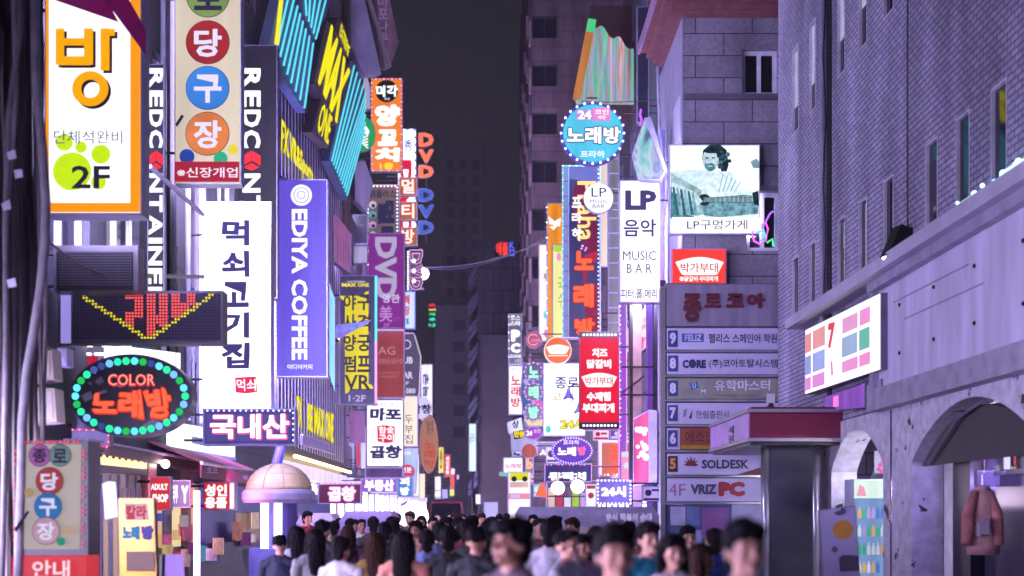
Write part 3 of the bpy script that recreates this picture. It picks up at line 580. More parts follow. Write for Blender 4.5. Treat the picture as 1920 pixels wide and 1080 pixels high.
# billiard hall hanging sign
def billiard(T, cx, ys, r, letters, cols_, f=1):
    for (x, y), ch, c in zip(ys, letters, cols_):
        T.flat('ball', ell(x, y, r + 1.2), L('#5a2030' if ch != '구' else '#274a9a', .7 * f, .1)); T.flat('ball', ell(x, y, r), L(c, .95 * f, .35))
        T.flat('shine', ell(x - r * .42, y - r * .42, r * .42, r * .36), L('#ffffff', .0001 + .55 * f, .5)) if 0 else None
        T.text(ch, (x - r * .64, y - r * .62, x + r * .66, y + r * .7), L('#e6defa' if ch not in '종로' else '#332b4c', 1 * f, 0), .028)
T = sign('cream hanging sign with four coloured balls each carrying a syllable, red band below', facing(22.5), (327, -70, 452, 345), CREAM, t=.3, body=M('#8f8aa6', 0, .4), side_to=LX)
billiard(T, 0, [(390, -8), (390, 80), (390, 166), (390, 252)], 40, '로당구장', ['#7d9a5a', '#a83038', '#3f86e0', '#f08a50'])
for c, h in (((352, 295, 14), '#2d4aa8'), ((415, 299, 13), '#2fb583'), ((438, 282, 9), '#f0dc3a')): T.flat('ball', ell(*c), L(h, .95, .25))
T.flat('cue_stick', [(330, 236), (342, 217), (347, 220), (334, 240)], INKB)
T.flat('band', rect(329, 305, 450, 343), L('#b32a42', .9)); T.text('※신장개업', (334, 316, 447, 335), L('#f5eefc', 1, 0), .012)
# black container-style signs (sideways white letters)
def container(T, x0, x1, top, seq):
    y = top
    for ch, h in seq:
        if ch == '*':
            for pts in ([(x0, y + h * .25), ((x0 + x1) / 2, y), ((x0 + x1) / 2, y + h * .5), (x0, y + h * .75)], [(x1, y + h * .25), ((x0 + x1) / 2 + 1, y), ((x0 + x1) / 2 + 1, y + h * .5), (x1, y + h * .75)], [(x0 + 2, y + h * .82), ((x0 + x1) / 2, y + h * .6), (x1 - 2, y + h * .82), ((x0 + x1) / 2, y + h)]): T.flat('emblem', pts, L('#f0323c', 1.1))
        else: T.text(ch, (x0, y, x1, y + h), WH, .036, rot=90)
        y += h + 5
seq = [('R', 37), ('E', 31), ('D', 33), ('C', 34), ('*', 38), ('N', 36), ('T', 32), ('A', 38), ('I', 11), ('N', 36), ('E', 30), ('R', 36)]
T = sign('tall black slab sign with white sideways capitals and red cube behind the white grill sign', facing(29.5), (430, 84, 520, 560), M('#131118', 0, .6, spec=.1), t=.3, body=M('#4b4668', 0, .4), side_to=LX)
container(T, 455, 489, 128, seq)
T = sign('narrow dark sign with white sideways capitals half hidden by gray pipes', facing(20.8), (276, 120, 308, 560), M('#1a1822', 0, .6, spec=.1), t=.12, body=M('#4b4668', 0, .4), side_to=LX)
container(T, 280, 306, 128, seq)
# white grill sign
T = sign('tall white sign with dark blue brush syllables and a small red seal', facing(24.6), (379, 378, 508, 768), P_('#f2efff', 1.9, .16), t=.36, body=M('#aaa5c6', 0, .4), side_to=LX)
T.vtext('먹쇠고기집', (416, 413, 468, 700), L('#453f78', .95, 0), .03, .16, wob=1)
T.flat('seal', [(441, 708), (480, 706), (483, 735), (462, 738), (442, 736)], L('#e03055', 1)); T.text('먹쇠', (444, 711, 480, 733), WH, .02, wob=2)
# purple coffee sign
T = sign('tall purple sign with a white round emblem and white sideways capitals', facing(33.0), (517, 336, 614, 707), P_('#6a55e0', 1.0, .2), t=.4, body=M('#a29cd0', 0, .4), side_to=LX)
T.flat('emblem', ell(565, 366, 20), WH); T.flat('emblem', ell(565, 366, 14.5), L('#8a7ae8', 1)); T.flat('emblem', ell(565, 366, 13), WH); T.flat('emblem', ell(565, 366, 8), L('#8a7ae8', 1)); T.flat('emblem', ell(565, 366, 6.5), WH)
for k in range(24): T.flat('emblem', [(565 + 18.6 * math.cos(k * .2618 + d_), 366 + 18.6 * math.sin(k * .2618 + d_)) for d_ in (-.05, .05)] + [(565 + 16 * math.cos(k * .2618), 366 + 16 * math.sin(k * .2618))], L('#8a7ae8', 1))
T.text('EDIYA COFFEE', (548, 394, 578, 676), WH, .034, rot=90); T.text('이디야커피', (540, 684, 587, 694), WH, .02)
T.bulbs([(517, 340), (517, 704)], 40, 1.6, [WB], w=.01, name='bulb')
T = sign('bright aqua poster panel wedged behind the purple sign', facing(37.0), [(612, 520), (628, 560), (628, 735), (617, 700)], P_('#8fe8f4', 1.0, .5), name='poster_sign', t=.1, frame=1)
# red and yellow arrow LED display
T = sign('wide dark LED display showing a yellow chevron and red dots', facing(17.2), (133, 545, 418, 644), M('#221d2e', 0, .3), name='led_display', cat='display', t=.3, body=M('#35313f', 0, .4), side_to=LX, face_pts=rect(137, 550, 413, 638), facename='screen')
T.slab('side_panel', rect(101, 549, 133, 642), M('#2a2733', 0, .4), -.28, -.1); T.slab('lit_strip', rect(111, 547, 132, 642), P_('#a89af0', .8), -.1, -.06)
def dots(T, name, pts, mat, r):
    mb = MB(); fr = T.fr
    for x, y in pts:
        mb.add([fr.at(*fr.px(x + r * math.cos(k * 1.047), y + r * math.sin(k * 1.047)), .012) for k in range(6)], [(0, 1, 2, 3, 4, 5)])
    return T.part(name, mb, mat, T.face)
grid = [(140 + 5.75 * i, 553 + 5.75 * j) for i in range(48) for j in range(15)]
def vee(x): return 553 + (x - 152) * .665 if x < 277 else 553 + 84 - (x - 279) * .70
redr = [(236, 552, 271, 564), (254, 552, 271, 598), (236, 586, 271, 598), (236, 598, 254, 618), (277, 552, 294, 632), (300, 552, 314, 612), (277, 592, 314, 606), (320, 552, 338, 596), (350, 552, 367, 574), (338, 568, 356, 584), (338, 584, 346, 600)]
yel = [p for p in grid if abs(p[1] - vee(p[0])) < 4.6 and 152 < p[0] < 402]
red = [p for p in grid if any(a <= p[0] <= c and b <= p[1] <= d for a, b, c, d in redr) and p[1] < vee(p[0]) - 4]
off = [p for p in grid if p not in yel and p not in red]
dots(T, 'led_dots', yel, L('#f0e01c', 1.2), 2.2); dots(T, 'led_dots', red, L('#ff5a55', 1.5), 2.3); dots(T, 'led_dots', off, L('#4a3f66', .35), 1.5)
T = sign('unlit black LED display above the chevron display', facing(16.6), (100, 460, 259, 546), M('#0e0c12', 0, .6, spec=.1), name='led_display', cat='display', t=.3, body=M('#3a3642', 0, .4), side_to=LX, face_pts=rect(106, 472, 250, 544), facename='screen')
dots(T, 'led_dots', [(113 + 4 * i, 474 + 5 * j) for i in range(34) for j in range(13)], M('#3a3446', 0, .4), 1.1)
T = sign('crumpled pale paper banner hanging on the wall under the orange bordered sign', facing(20.5), [(134, 408), (180, 408), (205, 425), (206, 462), (134, 462)], M('#b8b2dc', 0, .7, 0, .3, 6, .3), name='paper_banner', cat='banner', t=.03, body=M('#b8b2dc', 0, .7), frame=1)
for i, ch in enumerate('여름'): T.text(ch, (138 + 18 * i, 420, 150 + 18 * i, 455), M('#7d77a4', 0, .7), .0)
# oval karaoke sign
OV = ell(245, 742, 116, 78, 56)
T = sign('black oval sign ringed by green and blue lamps with orange brush syllables', facing(17.6), OV, M('#1b1826', 0, .35, 0, .3, 3), t=.3, body=M('#3a3650', 0, .35), side_to=LX, face_pts=ell(245, 742, 112, 74, 56))
rg = random.Random(11)
for pts in ([(152, 742), (170, 733), (176, 745), (160, 755)], [(265, 800), (285, 786), (300, 790), (280, 808)], [(178, 715), (190, 705), (196, 716), (185, 722)], [(218, 724), (226, 720), (228, 728)], [(165, 718), (172, 716), (173, 724)], [(186, 735), (200, 730), (202, 736), (190, 740)]): T.flat('worn_patch', pts, M('#6a6478', 0, .8))
lampm = [L('#2ff0a0', 1.3), L('#63d8ff', 1.4), L('#21c25c', 1.1), L('#6fb0ff', 1.5), L('#2ee6b0', 1.3), L('#3f55a8', .8), L('#58e0f0', 1.4), L('#5a5fb0', .8)]
order = [0, 1, 2, 3, 0, 1, 5, 2, 6, 0, 4, 3, 5, 7, 0, 2, 6, 1, 2, 0, 3, 4, 5, 0, 1, 2, 6, 0, 4, 3]
T.bulbs(ell(245, 743, 103, 66, 60), 34, 7.2, [lampm[order[k % 30]] for k in range(34)], closed=True, w=.02)
T.text('COLOR', (203, 701, 293, 726), L('#e0303c', 1.0), .06); T.text('COLOR', (204, 702, 292, 723), L('#ff9d8c', 1.1), .01)
w = T.lift()
T.text('노래방', (172, 728, 328, 792), L('#e8412e', 1.05, .1), .075, w=w, quad=[(170, 733), (322, 726), (330, 790), (172, 782)], wob=3)
T.text('노래방', (172, 728, 328, 792), L('#ff6a48', 1.15, .1), .035, quad=[(172, 735), (320, 729), (327, 786), (174, 779)], wob=3)
# domestic-beef LED board
T = sign('violet LED board with large white and pink syllables below the white grill sign', facing(23.5), (380, 766, 554, 835), P_('#4e4494', .75, .2), name='led_display', cat='display', t=.3, body=M('#5d5690', 0, .4), side_to=LX, frame=3, facename='screen')
dots(T, 'led_dots', [(390 + 3.3 * i, 779 + 3.3 * j) for i in range(47) for j in range(15)], L('#7a6fc0', .9), 1.0)
T.text('국내산', (393, 775, 545, 826), L('#ff4f96', 1.3), .07); T.text('국내산', (394, 776, 542, 823), L('#fff4ff', 1.5), .035)
T.bulbs([(384, 770), (550, 770), (550, 831)], 22, 1.8, [WB], w=.012)
# stand sign with red LEDs
T = sign('street stand sign with coloured balls framed by red lamps, bottom left corner', facing(12.6), (28, 826, 165, 1041), P_('#b9aca4', .75, .12), name='stand_sign', t=.4, body=M('#1e1a22', 0, .4), face_pts=[(35, 833), (153, 833), (150, 1030), (30, 1030)])
billiard(T, 0, [(75, 854), (114, 854)], 20, '종로', ['#b26cb8', '#7b9a9a'], .8); billiard(T, 0, [(95, 902), (93, 950), (90, 995)], 25, '당구장', ['#b84a50', '#3a80c8', '#c8a0b4'], .8)
for c, h in (((59, 924, 9), '#b8a070'), ((119, 1015, 8), '#2a9a80'), ((133, 994, 9), '#c8a58c')): T.flat('ball', ell(*c), L(h, .75, .2))
T.flat('cue_stick', [(32, 992), (57, 957), (61, 960), (36, 998)], INKB)
for (p0, p1, n) in (((38, 829), (150, 829), 18), ((158, 840), (156, 1030), 22), ((30, 840), (26, 1030), 16)): T.bulbs([p0, p1], n, 2.0, [RB, RB, RB, None], w=.02)
T.slab('base_box', rect(22, 1043, 162, 1180), P_('#d8343c', .9), -.4, .0); T.text('안내', (66, 1050, 136, 1085), L('#f8d8e0', 1, 0), .02, parent=T.root)
T.slab('leg', rect(30, 1180, 40, 1268), BLACK, -.3, -.2); T.slab('leg', rect(146, 1180, 156, 1268), BLACK, -.3, -.2)
# ------- neon cladding: panels with slanted tubes
def neon(label, outline, tops, bots, n, tube='#5fd8f4', panel='#56688c', X=-5.7):
    fr = lwall(X); T = Thing('neon_cladding', label, 'neon sign', base_of(fr, outline), fr, 'cyan striped neon panels'); T.slab('panel', outline, M(panel, 0, .5, 0, .2, 1), .0, .25)
    def along(P, t):
        ls = [math.dist(P[i], P[i + 1]) for i in range(len(P) - 1)]; s = t * sum(ls); i = 0
        while i < len(ls) - 1 and s > ls[i]: s -= ls[i]; i += 1
        k = s / ls[i]; return (P[i][0] + (P[i + 1][0] - P[i][0]) * k, P[i][1] + (P[i + 1][1] - P[i][1]) * k)
    for k in range(n):
        t = (k + .5) / n; a, b = along(tops, t), along(bots, t)
        T.part('tube', MB().tube([fr.at(*fr.px(*a), .30), fr.at(*fr.px(*b), .30)], .032, 6), L(tube, 1.15, .05))
    return T
T = neon('big cyan striped panel left of the yellow letters, its lower end pointed', [(484, 85), (510, -20), (530, -20), (574, 88), (556, 212), (521, 160)], [(517, -20), (535, 5), (552, 50), (572, 88)], [(494, 80), (505, 110), (522, 150), (556, 210)], 8)
T.part('edge_tube', MB().tube([T.fr.at(*T.fr.px(507, -20), .3), T.fr.at(*T.fr.px(496, 82), .3)], .06, 6), L('#f0e83a', 1.1))
neon('upper cyan striped panel above the yellow letters, cut by the top edge', [(540, -30), (612, -30), (604, 12), (574, 80), (562, 45), (548, 20)], [(545, -30), (608, -30)], [(553, 24), (576, 78)], 5)
neon('large cyan striped panel right of the yellow letters, edged with a yellow tube', [(642, 116), (650, 114), (674, 170), (671, 255), (637, 376), (602, 302)], [(647, 117), (673, 172), (671, 250)], [(604, 298), (622, 335), (637, 370)], 10)
T = Thing('neon_sign', 'giant slanted yellow letters on brown panels between the cyan striped panels', 'neon sign', base_of(lwall(-5.7), [(575, 270)]), lwall(-5.7))
PN = M('#5a4a52', 0, .5)
T.slab('panel', [(594, 38), (605, 44), (639, 130), (642, 150), (616, 236), (606, 232), (570, 158), (572, 140)], PN, .0, .3)
T.slab('panel', [(612, 36), (622, 34), (640, 88), (634, 110), (610, 60)], PN, .02, .34); T.slab('panel', [(583, 186), (604, 216), (607, 222), (598, 278), (592, 270), (566, 248)], PN, .0, .3)
YL = L('#f6e81a', 1.05, .05)
T.text('MAX', None, YL, .04, d=.012, w=.31, quad=[(604, 44), (641, 134), (614, 232), (577, 154)], parent=T.root); T.text('ONE', None, YL, .012, d=.012, w=.31, quad=[(587, 190), (606, 220), (597, 272), (574, 243)], parent=T.root); T.text('EXTREME', None, YL, .0, d=.01, w=.36, quad=[(621, 44), (638, 90), (634, 106), (617, 66)], parent=T.root)
T = Thing('neon_sign', 'yellow slanted letters on black slats above the purple sign', 'neon sign', base_of(lwall(-5.7), [(560, 330)]), lwall(-5.7))
T.slab('rail', [(521, 330), (521, 334), (586, 368), (586, 364)], BLACK, 0, .1)
T.text('FX.VR&Sports', None, YL, .015, d=.012, w=.06, quad=[(524, 222), (583, 316), (583, 352), (522, 300)], parent=T.root)
T = Thing('neon_sign', 'tall yellow letters on black slats right of the violet LED board', 'neon sign', base_of(lwall(-5.7), [(590, 840)]), lwall(-5.7))
T.slab('rail', [(552, 822), (552, 828), (622, 852), (622, 847)], GREYP, 0, .12)
T.text('FX', None, YL, .02, d=.012, w=.06, quad=[(552, 742), (562, 746), (562, 802), (553, 796)], parent=T.root); T.text('BE MAX ONE', None, YL, .02, d=.012, w=.06, quad=[(573, 755), (622, 776), (622, 832), (573, 806)], parent=T.root)
T = Thing('sign_bracket', 'gray horizontal rail sign under the tall yellow letters', 'sign', base_of(lwall(-5.6), [(590, 850)]), lwall(-5.6)); T.slab('board', [(562, 816), (612, 833), (612, 848), (562, 834)], M('#7d7796', 0, .5), 0, .08); T.slab('rim', [(562, 814), (612, 831), (612, 834), (562, 817)], METAL, .02, .1)
# wood sign and starbucks-like disc, holographic board
fr = turned(700, 50.8, 33); T = Thing('wood_sign', 'big brown plank sign with a pointed corner, high against the night sky', 'sign', base_of(fr, [(725, 130)]), fr)
T.slab('board', [(698, -70), (728, -12), (748, 80), (730, 128), (722, 128)], M('#8a6a70', 0, .8, 0, .5, 3, .6, stretch=(1, 1, .3)), -.3, 0); T.slab('rail', [(684, -14), (689, -14), (732, 126), (727, 128)], M('#8d7d86', 0, .6), .0, .12)
T.face = T.root; T.vtext('마포나루', (708, -6, 728, 84), M('#b8a4b0', 0, .7), .02, rot=0, w=.02)
T.slab('side_panel', [(652, -40), (684, -40), (723, 134), (692, 137), (655, 60)], M('#9a92ac', 0, .6, 0, .3, 1), -.8, -.35); T.arms(LX, (40, 110), 690, -.5, .05)
T = sign('pale slanted panel with blurred marks left of the orange skewer sign', turned(688, 54, 30), [(682, 143), (688, 142), (695, 165), (695, 206), (674, 200)], P_('#c9c6ea', .6, .4), t=.3, body=M('#8d86aa', 0, .4), name='box_sign', frame=1, side_to=LX)
T = sign('green and white round emblem sign half hidden by the orange skewer sign', turned(682, 56, 28), ell(682, 252, 22, 33, 36), P_('#18a860', .9), name='disc_sign', t=.2, frame=1.5, side_to=LX)
T.flat('emblem', [(680, 242), (686, 236), (693, 246), (690, 254), (683, 250)], WH)
for k in range(5): T.flat('emblem', [(672 + k * 3, 262 + k * 3), (690, 252 + k * 6), (690, 255 + k * 6), (673 + k * 3, 265 + k * 3)], WH)
# middle distance, left
T = sign('orange sign with white brush syllables, a black disc and pink border lamps', facing(58), (695, 146, 755, 322), P_('#f2802a', 1.05, .1), side_to=LX)
T.flat('disc', ell(725, 171, 21), L('#221a2a', .7)); T.text('미각', (705, 160, 746, 182), WH, .05, wob=4); T.text('本店', (720, 183, 731, 188), WH, .0)
for ch, r in (('양', (702, 196, 750, 238)), ('꼬', (708, 243, 746, 274)), ('치', (703, 277, 750, 304))): T.text(ch, r, WH, .07, wob=5)
T.text('1층', (712, 305, 738, 318), L('#ffe04a', 1.1), .04)
T.bulbs(rect(697, 148, 753, 320), 60, 1.5, [L('#ff5fae', 1.6), L('#ffb0e0', 1.6)], closed=True)
T = sign('white sign with blue border lamps and sideways red capitals, behind the orange syllable boxes', facing(67), (745, 241, 781, 462), WHITE, side_to=LX)
T.text('秀', (757, 262, 774, 283), L('#3a55b0', 1), .02); T.text('DVD', (750, 300, 772, 455), L('#e0204a', 1), .07, rot=90)
T.bulbs([(746, 243), (778, 243), (779, 455)], 34, 1.8, [BB, WB])
for k, (ch, y) in enumerate((('멀', 332), ('티', 378), ('방', 426))):
    T = sign(('top', 'middle', 'bottom')[k] + ' orange box with one red and white syllable, of three stacked', facing(64), (748, y, 783, y + 35), P_('#b86a2c', .8, .15), side_to=LX, group='stacked orange syllable boxes')
    T.text(ch, (752, y + 3, 778, y + 32), L('#d8281e', 1.1), .08); T.text(ch, (753, y + 4, 777, y + 31), L('#fff2e8', 1.2), .025)
for lab, col_, ys, e in (('three orange serif letters stacked on a thin post against the sky', '#ff7a58', ((248, 276), (279, 306), (309, 334)), 1.05), ('three blue letters stacked under the orange serif letters', '#4c66c8', ((353, 378), (384, 409), (414, 439)), .75)):
    fr = facing(70); T = Thing('letter_sign', lab, 'sign', base_of(fr, [(799, ys[2][1])]), fr, 'stacked disc shop letters')
    for ch, (y0, y1) in zip('DVD', ys):
        o = T.text(ch, (784, y0, 814, y1), M('#5a3038' if e > 1 else '#2b3566', 0, .5), .07, d=.25, w=-.25, parent=T.root, name='letter_body'); T.text(ch, (785, y0 + 1, 813, y1 - 1), L(col_, e), .06, w=.006, parent=o, name='letter_face')
    T.part('post', MB().tube([fr.at(*fr.px(799, ys[0][0] - 4), -.3), fr.at(*fr.px(799, ys[2][1] + 14), -.3)], .05), DARK); T.arms(LX, (ys[0][0] + 6, ys[2][1] - 6), 800, -.3, .035)
T = sign('gray-brown sign with dark syllables and white border lamps above the purple sideways sign', facing(60), (689, 346, 750, 470), P_('#857078', .6), side_to=LX)
T.text('엠플러스', (693, 355, 742, 371), INKB, .02); T.text('멀티', (708, 376, 740, 466), L('#2b2d52', .8, 0), .06, rot=90)
for k, c in enumerate(('#e8e0f0', '#5ab0c0', '#c8a0d8', '#d0c8e0')): T.flat('picture', ell(699, 384 + 19 * k, 7), L(c, .8, .3)); T.flat('picture', ell(700, 386 + 19 * k, 3.5), INKB)
T.bulbs([(690, 436), (690, 349), (745, 349), (745, 436)], 34, 1.6, [WB])
T = sign('purple sign with big gray sideways capitals and small white writing', facing(57), (689, 437, 759, 616), P_('#8a2a94', .8, .12), side_to=LX)
T.text('DVD', (703, 444, 744, 562), L('#b9aed0', .9), .045, rot=90); T.text('영관', (716, 552, 750, 568), L('#d9c8ec', 1), .02); T.text('美', (711, 573, 736, 604), L('#c08fd8', 1), .01); T.text('3F', (719, 606, 731, 614), L('#b884d0', 1), .0); T.text('선택', (738, 594, 751, 602), L('#a860b8', .9), .0)
T.bulbs([(690, 440), (690, 614)], 14, 1.6, [WB, None])
fr = facing(62); T = sign('dark sign with pink outlined sideways letters and white lamps at the edge of the sky', fr, rrect(763, 466, 795, 547, 5), M('#2c2433', 0, .4), side_to=LX, t=.3)
for ch, (y0, y1) in zip('DVD', ((468, 497), (497, 520), (520, 546))): T.text(ch, (767, y0, 793, y1 - 1), L('#e0a0d8', 1.1), .06, rot=90); T.text(ch, (769, y0 + 2, 791, y1 - 3), L('#4a3450', .6), .0, rot=90)
T.bulbs([(765, 470), (765, 545)], 16, 1.7, [WB]); T.bulbs([(776, 480), (776, 536)], 3, 4, [WB])
T = Thing('globe_lamp', 'round white lamp beside the pink outlined letters', 'lamp', W3(793, 530, 63)); T.part('globe', MB().ball(W3(793, 513, 63), .3, n=16, m=10), M('#f4f0ff', 3, lamp=True), smooth=True); T.part('bracket', MB().tube([W3(793, 520, 63.2), W3(770, 520, 63.2)], .04), DARK)
T = sign('white and blue poster box with red writing under the pink outlined letters', facing(61), (757, 546, 779, 617), P_('#cfe0ff', 1.0, .2), side_to=LX, body=M('#3a6aa8', 0, .4)); T.vtext('해장', (759, 553, 768, 594), L('#d8305a', 1), .04); T.flat('badge', rrect(760, 596, 768, 609, 2), L('#2a8ac0', 1))
# yellow sports sign
fr = facing(46); T = sign('black sign with a yellow panel of dark syllables and a cyan tube down its side', fr, (636, 516, 705, 759), M('#2c2733', 0, .4), side_to=LX, t=.35)
T.slab('panel', rrect(638, 546, 700, 738, 9), P_('#f2e21c', .95, .2), .004, .03); T.k = 7
DK = L('#4d4350', .8, 0)
for i, row in enumerate(('야구', '사격', '양궁', '펌프')):
    y = (552, 589, 628, 667)[i]; h = (30, 32, 31, 31)[i]
    for j, ch in enumerate(row): T.text(ch, (644 + 26 * j, y, 668 + 27 * j, y + h), DK, .025, w=.034)
T.text('VR', (646, 703, 695, 731), DK, .02, w=.034); T.text('1·2F', (654, 741, 686, 753), L('#c9c2e8', 1), .02, w=.034); T.text('EXTREME', (652, 527, 685, 530), L('#f0e8d8', 1), .01, w=.034); T.text('MAX', (641, 531, 668, 538), L('#f4e84a', 1), .05, w=.034); T.text('ONE', (671, 531, 692, 538), L('#f4e84a', 1), .03, w=.034)
T.part('tube', MB().tube([fr.at(*fr.px(705, 518), .05), fr.at(*fr.px(705, 640), .05)], .05), L('#5ae8f0', 1.3)); T.part('tube', MB().tube([fr.at(*fr.px(705, 640), .05), fr.at(*fr.px(705, 757), .05)], .05), L('#f0a8f0', 1.3))
fr = turned(655, 40, 20); T = Thing('feather_banner', 'torn blue-gray strip of cloth flying in front of the yellow panel', 'banner', base_of(fr, [(640, 640)]), fr)
T.slab('cloth', [(616, 622), (632, 609), (665, 605), (696, 600), (688, 608), (662, 620), (640, 634), (622, 634)], M('#676490', 0, .35, .3, .5, 6, .4), -.02, 0); T.slab('patch', ell(661, 611, 6, 4), M('#3a8ae8', 0, .4), .002, .006); T.part('rod', MB().tube([fr.at(*fr.px(622, 633), -.03), fr.at(*fr.px(634, 640), -.03)], .04), BLACK); T.arms(LX, (634,), 634, -.03, .03)
T = sign('brick-red sign with faint pale writing beside the cyan tube', facing(58.5), (690, 619, 759, 747), P_('#a34448', .8, .2), side_to=LX)
T.text('AG', (709, 650, 741, 665), L('#c990a0', .9), .0); T.text('의원과 야구장', (709, 672, 756, 682), L('#c990a0', .9), .0); T.flat('rule', rect(709, 681, 744, 682), L('#c07a88', .8)); T.text('A CUSTOM SUIT', (710, 697, 751, 701), L('#c07a88', .9), .0); T.text('HANDMADE', (713, 704, 744, 708), L('#c07a88', .9), .0)
T.slab('lit_rail', rect(690, 613, 757, 619), L('#f0d8f4', 1.1), .0, .06)
T = sign('slate gray sign with white capitals and a studded rim', facing(64), [(750, 624), (776, 624), (790, 668), (786, 745), (750, 745)], P_('#5a5674', .6), side_to=LX, body=M('#b6aeb8', 0, .4))
T.text('PUB', (749, 669, 774, 682), L('#d8d4ec', 1), .03); T.text('BAR', (749, 697, 774, 710), L('#d8d4ec', 1), .03); T.text('2F', (753, 715, 767, 722), L('#d8d4ec', 1), .01); T.text('720-5800', (746, 728, 779, 738), L('#d8d4ec', 1), .03); T.flat('badge', ell(762, 646, 9), L('#d8d4ec', 1)); T.flat('badge', ell(762, 646, 7), L('#5a5674', .6))
T.bulbs([(778, 628), (789, 668), (787, 742)], 24, 1.4, [L('#d8c8d0', 1)])
T = sign('narrow white sign with sideways dark syllables standing clear against the dark street end', facing(82), (788, 682, 812, 790), P_('#dcd8ff', 1.5), side_to=LX); T.text('촌놈', (793, 700, 804, 745), INK, .03, rot=90)
T = sign('round white sign with two dark brush syllables', facing(66), ell(789, 765, 20, 21, 36), P_('#cfcaf0', 1.0, .2), name='disc_sign', side_to=LX, t=.2, frame=1); T.text('막창', (772, 758, 808, 776), INKB, .03, wob=6)
T = sign('brown oval wooden sign with red brush syllables', facing(71), ell(804, 832, 18, 56, 36), P_('#c07f5c', .72, .2), name='oval_sign', side_to=LX, t=.15, body=M('#7d4a36', 0, .6), frame=1)
T.vtext('닭한', (799, 788, 814, 815), INKB, .0); T.vtext('노래방', (796, 825, 815, 880), L('#c8402e', 1), .02, wob=7)
T = sign('cream sign with thin dark syllables behind the white gut-grill sign', facing(60), (752, 742, 784, 838), P_('#f4e6cf', 1.05, .1), side_to=LX); T.vtext('두부집', (759, 778, 774, 834), INKB, .0)
T = sign('white sign with black brush syllables and a red seal, phone number below', facing(55), (687, 749, 757, 876), P_('#fbf4ff', 1.6, .1), side_to=LX)
T.text('24시 영업', (698, 754, 749, 763), L('#b04a6a', 1), .0); T.text('마포', (694, 765, 753, 789), INK, .05, wob=8); T.flat('seal', [(707, 799), (722, 797), (741, 800), (740, 829), (724, 831), (708, 828)], L('#e0284a', 1.1)); T.text('참숯', (710, 800, 739, 813), WH, .03, wob=9); T.text('구이', (710, 814, 739, 828), WH, .03, wob=9); T.text('곱창', (694, 835, 753, 860), INK, .05, wob=10); T.text('예약 732-1197', (694, 862, 752, 869), L('#8a86b0', 1), .0)
T = sign('blue and white poster strip between the gut-grill sign and the oval wooden sign', facing(62), [(758, 840), (785, 840), (780, 925), (758, 930)], P_('#b8d0f4', .95, .4), name='poster_sign', side_to=LX, t=.1); T.text('110', (759, 846, 770, 853), WH, .03)
T = sign('red and lilac round sign under the gut-grill sign', facing(53), ell(763, 884, 15, 14, 30), P_('#d0405c', .9, .3), name='disc_sign', side_to=LX, t=.15, frame=1); T.text('전문', (752, 876, 772, 886), WH, .02)
T = sign('violet awning board with faint letters under the gut-grill sign', facing(50), (684, 876, 756, 897), P_('#6d4f96', .6, .4), name='fascia_sign', side_to=LX, t=.4); T.text('안주 맥주 소주', (692, 880, 748, 888), L('#3f2d60', .7), .0)
T = sign('pink and violet LED sign with white syllables above the crowd on the left', facing(48), (676, 897, 744, 923), P_('#9a55d8', 1.0, .3), name='led_display', cat='display', side_to=LX); T.text('부동산', (683, 899, 739, 921), L('#fff2ff', 1.4), .07)
T = sign('blue sign with two white syllables beside the pink LED sign', facing(52), (745, 893, 774, 932), P_('#3f86dc', .95, .2), side_to=LX); T.vtext('피방', (750, 895, 768, 931), WH, .07)
T = sign('dark red LED sign with glowing pink syllables low on the left', facing(41), (596, 907, 677, 945), P_('#6d1f4c', .7, .2), name='led_display', cat='display', side_to=LX); T.text('곱창', (614, 911, 668, 941), L('#ff9ae0', 1.3), .09); T.text('곱창', (616, 913, 666, 939), WH, .04)
T.bulbs([(597, 906), (676, 906)], 16, 1.4, [RB, PB])
# slanted holographic panels behind
T = sign('lilac slanted mesh panel with pink pattern beside the cyan panel', turned(680, 51, 30), [(664, 305), (684, 300), (700, 345), (688, 400), (666, 375)], P_('#9a84cc', .6, .5), name='poster_sign', t=.3, side_to=LX)
T = sign('pink slanted panel with gray lines behind the yellow sports sign', turned(640, 47, 26), [(624, 402), (630, 402), (660, 440), (659, 515), (626, 490)], P_('#b06aa8', .7, .4), name='poster_sign', t=.3, side_to=LX)
for k in range(5): T.flat('line', [(632 + 5 * k, 440 + 5 * k), (633.5 + 5 * k, 441 + 5 * k), (634 + 5 * k, 490 + 2 * k), (632.5 + 5 * k, 489 + 2 * k)], L('#7d5a90', .6))
T = sign('white box sign with a red dot peeping behind the striped panel', facing(53), (636, 360, 656, 402), P_('#e0e8ff', .9, .2), t=.2, side_to=LX); T.flat('badge', ell(643, 378, 7, 9), L('#e0304a', 1))
T = sign('gray dark window box left of the gray-brown sign', facing(54.5), (661, 402, 690, 458), M('#2b2833', 0, .3), name='dark_window', cat='window', t=.2, side_to=LX); 
T = sign('small pale screen below the dark window box', facing(54), (660, 460, 690, 495), P_('#c0b8e8', .8, .5), name='poster_sign', t=.1, side_to=LX)
T = sign('slim lilac sign edge left of the yellow sports sign', facing(47), (624, 560, 637, 757), P_('#8d7cb4', .55, .3), t=.2, side_to=LX)
for k, (x0, y0, x1, y1, c, e) in enumerate(((655, 770, 684, 830, '#b678c8', .7), (668, 790, 676, 875, '#e0405a', .9), (676, 800, 686, 880, '#d8e4ff', .9), (652, 810, 664, 880, '#c0b8ea', .8))):
    T = sign(('violet slanted sign with a pale rim', 'narrow red strip sign', 'narrow pale blue strip sign', 'narrow lilac strip sign')[k] + ' left of the gut-grill sign', facing(51 + k * .8), (x0, y0, x1, y1), P_(c, e, .4), t=.15, side_to=LX, frame=1)
